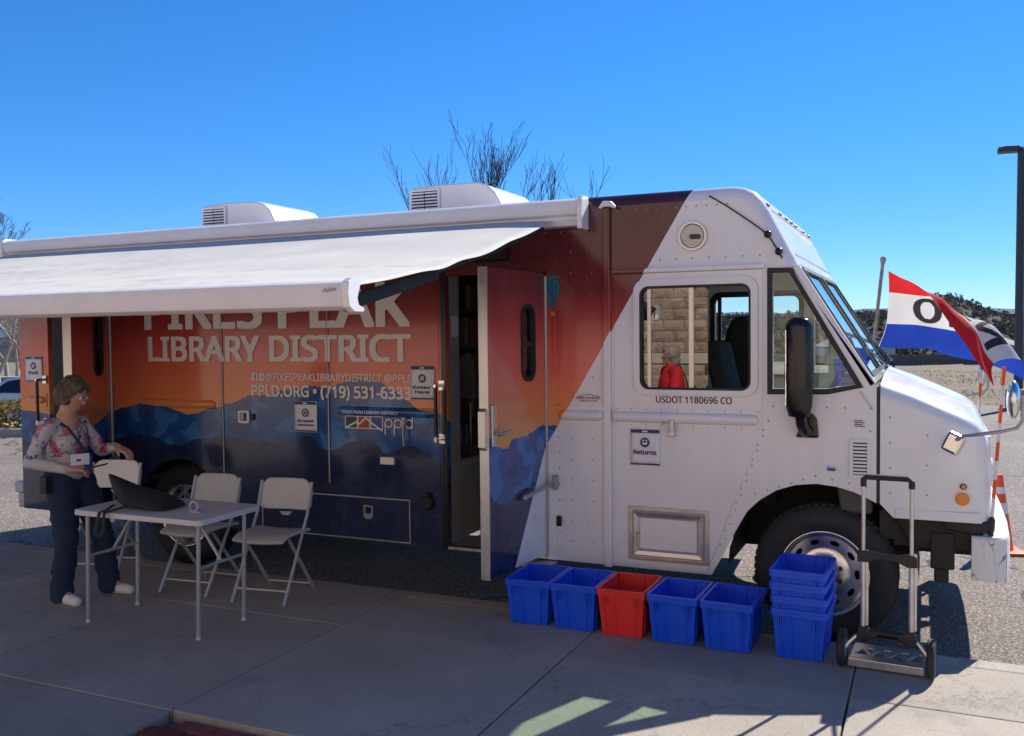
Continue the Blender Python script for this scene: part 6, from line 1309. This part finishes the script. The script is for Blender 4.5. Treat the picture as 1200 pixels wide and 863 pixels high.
for s in (-1, 1): fuse('shoe', [((-0.03, 0.11*s, 0.045), 0.044, (0.13, 0.12*s, 0.035), 0.036)], 'black', rp, 0.009, 3, edit=lambda c: Vector((c.x, c.y, max(c.z, 0))))

# blue basket and papers on the dashboard
bk = thing('basket', 'blue plastic basket on the dashboard behind the quarter window', 'basket', (-0.47, 0.95, 1.525))
b = MB()
for z in (0.0, 0.06, 0.12, 0.18): b.plate(rrect(-0.10-z*0.05, -0.20-z*0.05, 0.08+z*0.05, 0.20+z*0.05, 0.02, 3), [rrect(-0.09-z*0.05, -0.19-z*0.05, 0.07+z*0.05, 0.19+z*0.05, 0.015, 3)], z, z+0.02, 'xy')
b.build('rails', 'crate_blue', bk)
b = MB()
for k in range(9):
    y = -0.19+k*0.0475
    for x, dx in ((-0.097, -0.008), (0.077, 0.008)): b.tube([(x, y, 0.01), (x+dx, y, 0.19)], 0.005, 4)
tag(b.build('wires', 'crate_blue', bk), kind='stuff')
pp_ = thing('paper_stack', 'pale green folded papers lying on the dashboard by the quarter window', 'paper', (-0.46, 0.42, 1.525))
b = MB()
for k in range(4): b.box((-0.09+0.01*k, -0.16+0.02*k, 0.006*k), (0.07-0.01*k, 0.16-0.01*k, 0.006*k+0.005), rot=Matrix.Rotation(R(6*k), 3, 'Z'))
b.build('sheets', 'paper', pp_)

# ------------------------------------------------------------------ OPEN flag on its pole at the far side of the cab
fp = thing('flag_pole', 'slanted wooden flag pole with a round knob rising behind the windscreen', 'pole', (-0.445, 2.44, 1.50))
iv = Matrix.Translation(-Vector((-0.445, 2.44, 1.50)))
b = MB(); b.tube([(-0.445, 2.44, 1.50), (-0.345, 2.42, 2.47)], 0.0145, 10); b.build('staff', 'bark_light', fp, inv=iv, smooth=True)
b = MB(); b.ball((-0.342, 2.42, 2.50), 0.026, 12, 8); b.tube([(-0.345, 2.42, 2.465), (-0.343, 2.42, 2.485)], 0.019, 10); b.build('knob', 'bark_light', fp, inv=iv, smooth=True)
b = MB(); b.box((-0.47, 2.365, 1.50), (-0.42, 2.46, 1.58)); b.build('bracket', 'steel', fp, inv=iv)
M['flag_r'] = P('flag_red', (0.62, 0.025, 0.03), 0.75, var=0.08); M['flag_w'] = P('flag_white', (0.66, 0.65, 0.63), 0.75, var=0.05); M['flag_b'] = P('flag_blue', (0.02, 0.055, 0.36), 0.75, var=0.1); M['flag_k'] = P('flag_black', (0.035, 0.035, 0.04), 0.75)
for k_ in ('flag_r', 'flag_w', 'flag_b', 'flag_k'): thin(M[k_], 0.4)   # thin nylon
# cloth: columns along the fly; each column gives points at v = 0 (top, red) .. 1 (bottom, blue) as (x, y, z)
FC = [
 (0.00, [(-0.305, 2.40, 2.405), (-0.300, 2.40, 2.225), (-0.315, 2.40, 1.965), (-0.375, 2.40, 1.775)]),
 (0.15, [(-0.215, 2.36, 2.345), (-0.215, 2.38, 2.215), (-0.215, 2.40, 1.96), (-0.260, 2.42, 1.765)]),
 (0.30, [(-0.105, 2.30, 2.285), (-0.075, 2.36, 2.19), (-0.060, 2.42, 1.95), (-0.110, 2.46, 1.760)]),
 (0.45, [(0.025, 2.20, 2.17), (0.085, 2.33, 2.165), (0.105, 2.46, 1.92), (0.035, 2.50, 1.745)]),
 (0.58, [(0.165, 2.08, 1.945), (0.165, 2.26, 2.085), (0.230, 2.48, 1.90), (0.190, 2.54, 1.690)]),
 (0.70, [(0.285, 2.00, 1.765), (0.270, 2.16, 1.99), (0.350, 2.46, 1.955), (0.330, 2.56, 1.66)]),
 (0.82, [(0.365, 1.98, 1.625), (0.345, 2.12, 1.88), (0.475, 2.40, 1.925), (0.480, 2.56, 1.62)]),
 (0.92, [(0.420, 2.00, 1.525), (0.400, 2.14, 1.745), (0.585, 2.38, 1.80), (0.640, 2.52, 1.54)]),
 (1.00, [(0.465, 2.04, 1.475), (0.470, 2.18, 1.645), (0.665, 2.38, 1.665), (0.760, 2.46, 1.44)])]
def crom(p, t):
    i = max(0, min(len(p)-2, 0)); 
    for i in range(len(p)-1):
        if t <= p[i+1][0] or i == len(p)-2: break
    t0, t1 = p[i][0], p[i+1][0]; f = (t-t0)/(t1-t0); a, b_, c, d = [Vector(p[max(0, min(len(p)-1, j))][1]) for j in (i-1, i, i+1, i+2)]
    return 0.5*((2*b_)+(c-a)*f+(2*a-5*b_+4*c-d)*f*f+(3*b_-a-3*c+d)*f**3)
NU, NV = 260, 132
glyph = {}
def inside(u, v):
    # letters O P E N in the white band, v from 0.33 to 0.67
    t = (v-0.37)/0.26
    if not 0 <= t <= 1: return False
    def cell(a, w_): return (u-a)/w_
    s = cell(0.25, 0.20)
    if 0 <= s <= 1: r_ = math.hypot((s-0.5)/0.5, (t-0.5)/0.5); ri = math.hypot((s-0.5)/0.24, (t-0.5)/0.33); return r_ <= 1 and ri >= 1
    s = cell(0.50, 0.12)
    if 0 <= s <= 1:
        if s < 0.25: return True
        return (t < 0.16 or 0.42 < t < 0.58) and s < 0.85 or (s > 0.72 and 0.1 < t < 0.5)
    s = cell(0.64, 0.10)
    if 0 <= s <= 1: return s < 0.27 or t < 0.17 or t > 0.83 or 0.42 < t < 0.58
    s = cell(0.78, 0.15)
    if 0 <= s <= 1: return s < 0.24 or s > 0.76 or abs(s-(0.12+0.76*t)) < 0.13
    return False
rows = []
for i in range(NU+1):
    u = i/NU; cols = [[(c[0], c[1][j]) for c in FC] for j in range(4)]; pts = [(j/3, tuple(crom(cols[j], u))) for j in range(4)]
    row = []
    for j in range(NV+1):
        v = j/NV; p = crom(pts, v); p = p+Vector((0.2, -0.8, 0.1))*(0.018*u*math.sin(u*23+v*4)+0.010*math.sin(v*11+u*9)*min(1, u*4))
        row.append(tuple(p))
    rows.append(row)
b = MB(); b.grid(rows)
for i in range(NU):
    for j in range(NV):
        u, v = (i+0.5)/NU, (j+0.5)/NV
        b.mi[i*NV+j] = 1 if u < 0.012 else 3 if inside(u, v) else 0 if v < 1/3 else 1 if v < 2/3 else 2
fl_ = b.build('open_flag', ['flag_r', 'flag_w', 'flag_b', 'flag_k'], smooth=True, angle=0)
tag(fl_, 'red, white and blue OPEN flag streaming from the pole in front of the hills', 'flag')

# ------------------------------------------------------------------ lamp post, cone
lp = thing('lamp_post', 'tall dark parking-lot lamp post with a flat arm light at right edge', 'lamp post', (1.98, 19.2, 0))
b = MB(); b.tube([(0, 0, 0.45), (0.02, 0, 6.15)], [0.105, 0.085], 8); b.build('pole', 'lamp', lp, smooth=True)
b = MB(); b.lathe([(0.28, -0.05), (0.28, 0.45), (0.25, 0.47), (0.0, 0.47)], (0, 0, 0), 'z', 24); b.build('base', 'concrete', lp, smooth=True)
b = MB(); b.box((-0.48, -0.18, 6.10), (-0.02, 0.18, 6.22)); b.plate([(-0.48, 6.10), (-0.48, 6.21), (-0.30, 6.235), (-0.02, 6.225), (-0.02, 6.12)], [], -0.181, 0.181); b.build('lamp_head', 'lamp', lp, bevel=0.02)
b = MB(); b.box((-0.05, -0.06, 6.13), (0.06, 0.06, 6.2)); b.build('arm', 'lamp', lp)
cn = thing('traffic_cone', 'orange traffic cone with white bands standing beyond the van\'s bumper', 'cone', (0.565, 3.02, 0.0), R(15)); cn.scale = (1, 1, 0.94)
pr = [(0.115, 0.03), (0.098, 0.16), (0.076, 0.32), (0.052, 0.50), (0.028, 0.70), (0.022, 0.71), (0.0, 0.71)]
b = MB(); b.lathe(pr, (0, 0, 0), 'z', 28); b.build('cone_body', 'orange', cn, smooth=True)
for z0, z1 in ((0.36, 0.46), (0.54, 0.60)):
    f = lambda z: 0.118-(z-0.03)*0.1305+0.0015; b = MB(); b.lathe([(f(z0), z0), (f(z1), z1)], (0, 0, 0), 'z', 28); b.build('reflective_band', 'reflective', cn, smooth=True)
b = MB(); b.box((-0.17, -0.17, 0.0), (0.17, 0.17, 0.03)); b.build('cone_base', 'orange', cn, bevel=0.012)

# ------------------------------------------------------------------ bare trees
def bare_tree(label, loc, h, seed, spread=0.35, trunk_r=0.09, m='bark', fork=0.35, up_=0.55, levels=5, group='leafless trees'):
    t = thing('bare_tree', label, 'tree', loc, 0, group); r_ = random.Random(seed); tr = MB(); cr = MB()
    p0 = Vector((0, 0, -0.15)); p1 = Vector((r_.uniform(-.1, .1), r_.uniform(-.1, .1), h*fork)); tr.tube([p0, (p0+p1)/2+Vector((0.03, 0, 0)), p1], [trunk_r*1.25, trunk_r, trunk_r*0.8], 9)
    def grow(p, d, L, rad, lv):
        segs = 4; pts = [p]; rads = [rad]; q = p; dd = d
        for k in range(segs):
            dd = (dd+Vector((r_.uniform(-1, 1), r_.uniform(-1, 1), r_.uniform(-.4, 1)*up_))*0.22).normalized(); q = q+dd*L/segs; pts.append(q); rads.append(max(0.006, rad*(1-0.6*(k+1)/segs)))
            if lv < levels and k >= (1 if levels > 3 else 0):
                for c in range(r_.choice((1, 2, 2) if levels > 3 and lv > 1 else (1, 2, 2) if levels <= 3 else (1, 2))):
                    a = Vector((r_.uniform(-1, 1), r_.uniform(-1, 1), r_.uniform(-.2, .8))).normalized(); nd = (dd*(1-spread)+a*spread*1.4+Vector((0, 0, up_*0.25))).normalized()
                    grow(q, nd, L*r_.uniform(0.4, 0.62), max(0.006, rads[-1]*0.75), lv+1)
        cr.tube(pts, rads, 6 if rad > 0.03 else 4 if rad > 0.012 else 3, caps=False)
    n = r_.choice((3, 4))
    for k in range(n):
        a = 2*math.pi*(k+r_.random()*0.6)/n; grow(p1, Vector((math.cos(a)*spread, math.sin(a)*spread, 0.9)).normalized(), h*(1-fork)*r_.uniform(0.6, 0.75), trunk_r*0.55, 1)
    tr.build('trunk', m, t, smooth=True); cr.build('crown', m, t, smooth=True, angle=0); return t
bare_tree('tall leafless tree rising above the roof between the air conditioner and awning end', (-11.3, 17.9, 0), 6.8, 31, 0.26, 0.09, 'bark', 0.40, 0.9, 4)
bare_tree('leafless tree above the left end of the front air conditioner', (-12.45, 17.3, 0), 6.6, 23, 0.20, 0.075, 'bark', 0.42, 0.9, 3)
bare_tree('small leafless tree just above the awning\'s right end', (-9.1, 18.8, 0), 6.3, 5, 0.24, 0.075, 'bark', 0.42, 0.9, 3)
bare_tree('leafless tree at the far left edge above the awning', (-25.7, 12.5, -0.5), 6.3, 8, 0.5, 0.12)
for k in range(7):
    dd_ = 31+k*3.0; aa_ = R(-53.6+0.55*((k*3) % 7)); x = dd_*math.sin(aa_); y = -5.85+dd_*math.cos(aa_)
    bare_tree('pale leafless street tree, number %s from the left beyond the parked car' % ('one', 'two', 'three', 'four', 'five', 'six', 'seven')[k], (x, y, tz(x, y)), rnd.uniform(4.2, 5.4), 40+k, 0.55, 0.10, 'bark_light', 0.28, 0.4, 5, 'pale street trees')
# low wall and building at the far left
wl_ = thing('low_wall', 'long low pale retaining wall behind the parked car', 'wall', isl(0, 16, -0.6))
b = MB(); b.plate([(isl(s, n)[0]-wl_.location.x, isl(s, n)[1]-wl_.location.y) for s, n in ((-26, 16), (9, 16), (9, 16.35), (-26, 16.35))], [], 0, 1.05, 'xy'); b.build('wall', 'concrete', wl_)
b = MB(); b.plate([(isl(s, n)[0]-wl_.location.x, isl(s, n)[1]-wl_.location.y) for s, n in ((-26, 15.95), (9, 15.95), (9, 16.4), (-26, 16.4))], [], 1.051, 1.13, 'xy'); b.build('coping', 'housewall', wl_)

# ------------------------------------------------------------------ parked car
def make_car():
    px, py, _ = isl(-2.9, 8.0)
    t = thing('parked_car', 'pale silver-blue sedan parked behind the hedge at the left edge', 'car', (px, py, tz(px, py)+0.005), R(24.3))
    L, W = 4.6, 1.78
    low = [(-2.28, 0.35), (-2.25, 0.62), (-2.2, 0.86), (-1.6, 0.95), (-1.05, 0.98), (0.75, 0.93), (1.6, 0.84), (2.1, 0.72), (2.28, 0.55), (2.28, 0.30), (1.78, 0.24)]
    sides = [(-2.28, 0.30)] + low[1:10] + [(1.80, 0.24)] + arch(1.42, 0.32, 0.37, 0, 180, 10) + [(1.03, 0.22), (-0.98, 0.22)] + arch(-1.36, 0.32, 0.37, 0, 180, 10) + [(-1.76, 0.24)]
    b = MB(); b.plate(sides, [], -W/2, W/2); b.build('body', 'carwhite', t, bevel=0.07, smooth=True)
    cab_l = [(-1.75, 0.93), (-1.05, 1.36), (-0.55, 1.45), (0.15, 1.43), (0.55, 1.30), (1.15, 0.90)]
    b = MB(); rows = []
    for ys_, k in ((-W/2+0.03, 0), (-W/2+0.20, 1), (W/2-0.20, 1), (W/2-0.03, 0)):
        rows.append([(x*(0.97 if k else 1), ys_, z if k else 0.93) for x, z in cab_l])
    b.grid(rows); b.build('roof', 'carwhite', t, smooth=True)
    for s in (-1, 1):
        for poly in ([(-1.45, 0.97), (-1.0, 1.29), (-0.45, 1.38), (-0.40, 0.97)], [(-0.33, 0.97), (-0.37, 1.385), (0.10, 1.37), (0.45, 1.26), (0.92, 0.95)]):
            b = MB(); vs = [(x, s*(W/2-0.03-(z-0.93)*0.32+0.008), z) for x, z in poly]; b.add(vs, [tuple(range(len(vs)))]); b.build('side_window', 'black_gloss', t)
        for x in (-1.36, 1.42):
            b = MB(); b.lathe([(0.19, -0.10), (0.30, -0.105), (0.32, -0.08), (0.32, 0.08), (0.30, 0.10)], (x, s*(W/2-0.12), 0.32), 'y', 28); wl2 = b.build('wheel', 'tyre', t, smooth=True)
            b = MB(); b.lathe([(0.0, s*0.075), (0.06, s*0.09), (0.18, s*0.085), (0.20, s*0.07)], (x, s*(W/2-0.12), 0.32), 'y', 24); b.build('rim', 'chrome', wl2, smooth=True)
        b = MB(); b.box((2.10, s*0.55-0.18, 0.60), (2.285, s*0.55+0.18, 0.70)); b.build('headlight', 'reflective', t, bevel=0.02)
        b = MB(); b.box((-2.285, s*0.60-0.16, 0.68), (-2.18, s*0.60+0.16, 0.82)); b.build('tail_light', 'redink', t, bevel=0.02)
        b = MB(); b.box((0.62, s*0.93-0.08, 0.93), (0.78, s*0.93+0.08, 1.04)); b.build('wing_mirror', 'carwhite', t, bevel=0.03)
    b = MB(); b.add([(-1.72, -0.62, 0.955), (-1.72, 0.62, 0.955), (-1.06, 0.52, 1.365), (-1.06, -0.52, 1.365)], [(0, 1, 2, 3)]); b.v = [(x-0.012, y, z+0.012) for x, y, z in b.v]; b.build('rear_window', 'black_gloss', t)
    b = MB(); b.add([(1.10, -0.66, 0.94), (1.10, 0.66, 0.94), (0.53, 0.54, 1.31), (0.53, -0.54, 1.31)], [(0, 1, 2, 3)]); b.v = [(x+0.015, y, z+0.02) for x, y, z in b.v]; b.build('windscreen', 'black_gloss', t)
make_car()

# ------------------------------------------------------------------ thin air between here and the far ridge
b = MB(); b.box((-4600, -60, -45), (4600, 4600, 135))
hz, n, out = mat('haze_air'); pv = N(n, 'ShaderNodeVolumePrincipled'); pv.inputs['Density'].default_value = 0.00006; pv.inputs['Color'].default_value = (0.30, 0.58, 1.0, 1); pv.inputs['Anisotropy'].default_value = 0.2
n.links.new(pv.outputs[0], out.inputs['Volume']); M['haze'] = hz
tag(b.build('haze', 'haze'), kind='stuff')
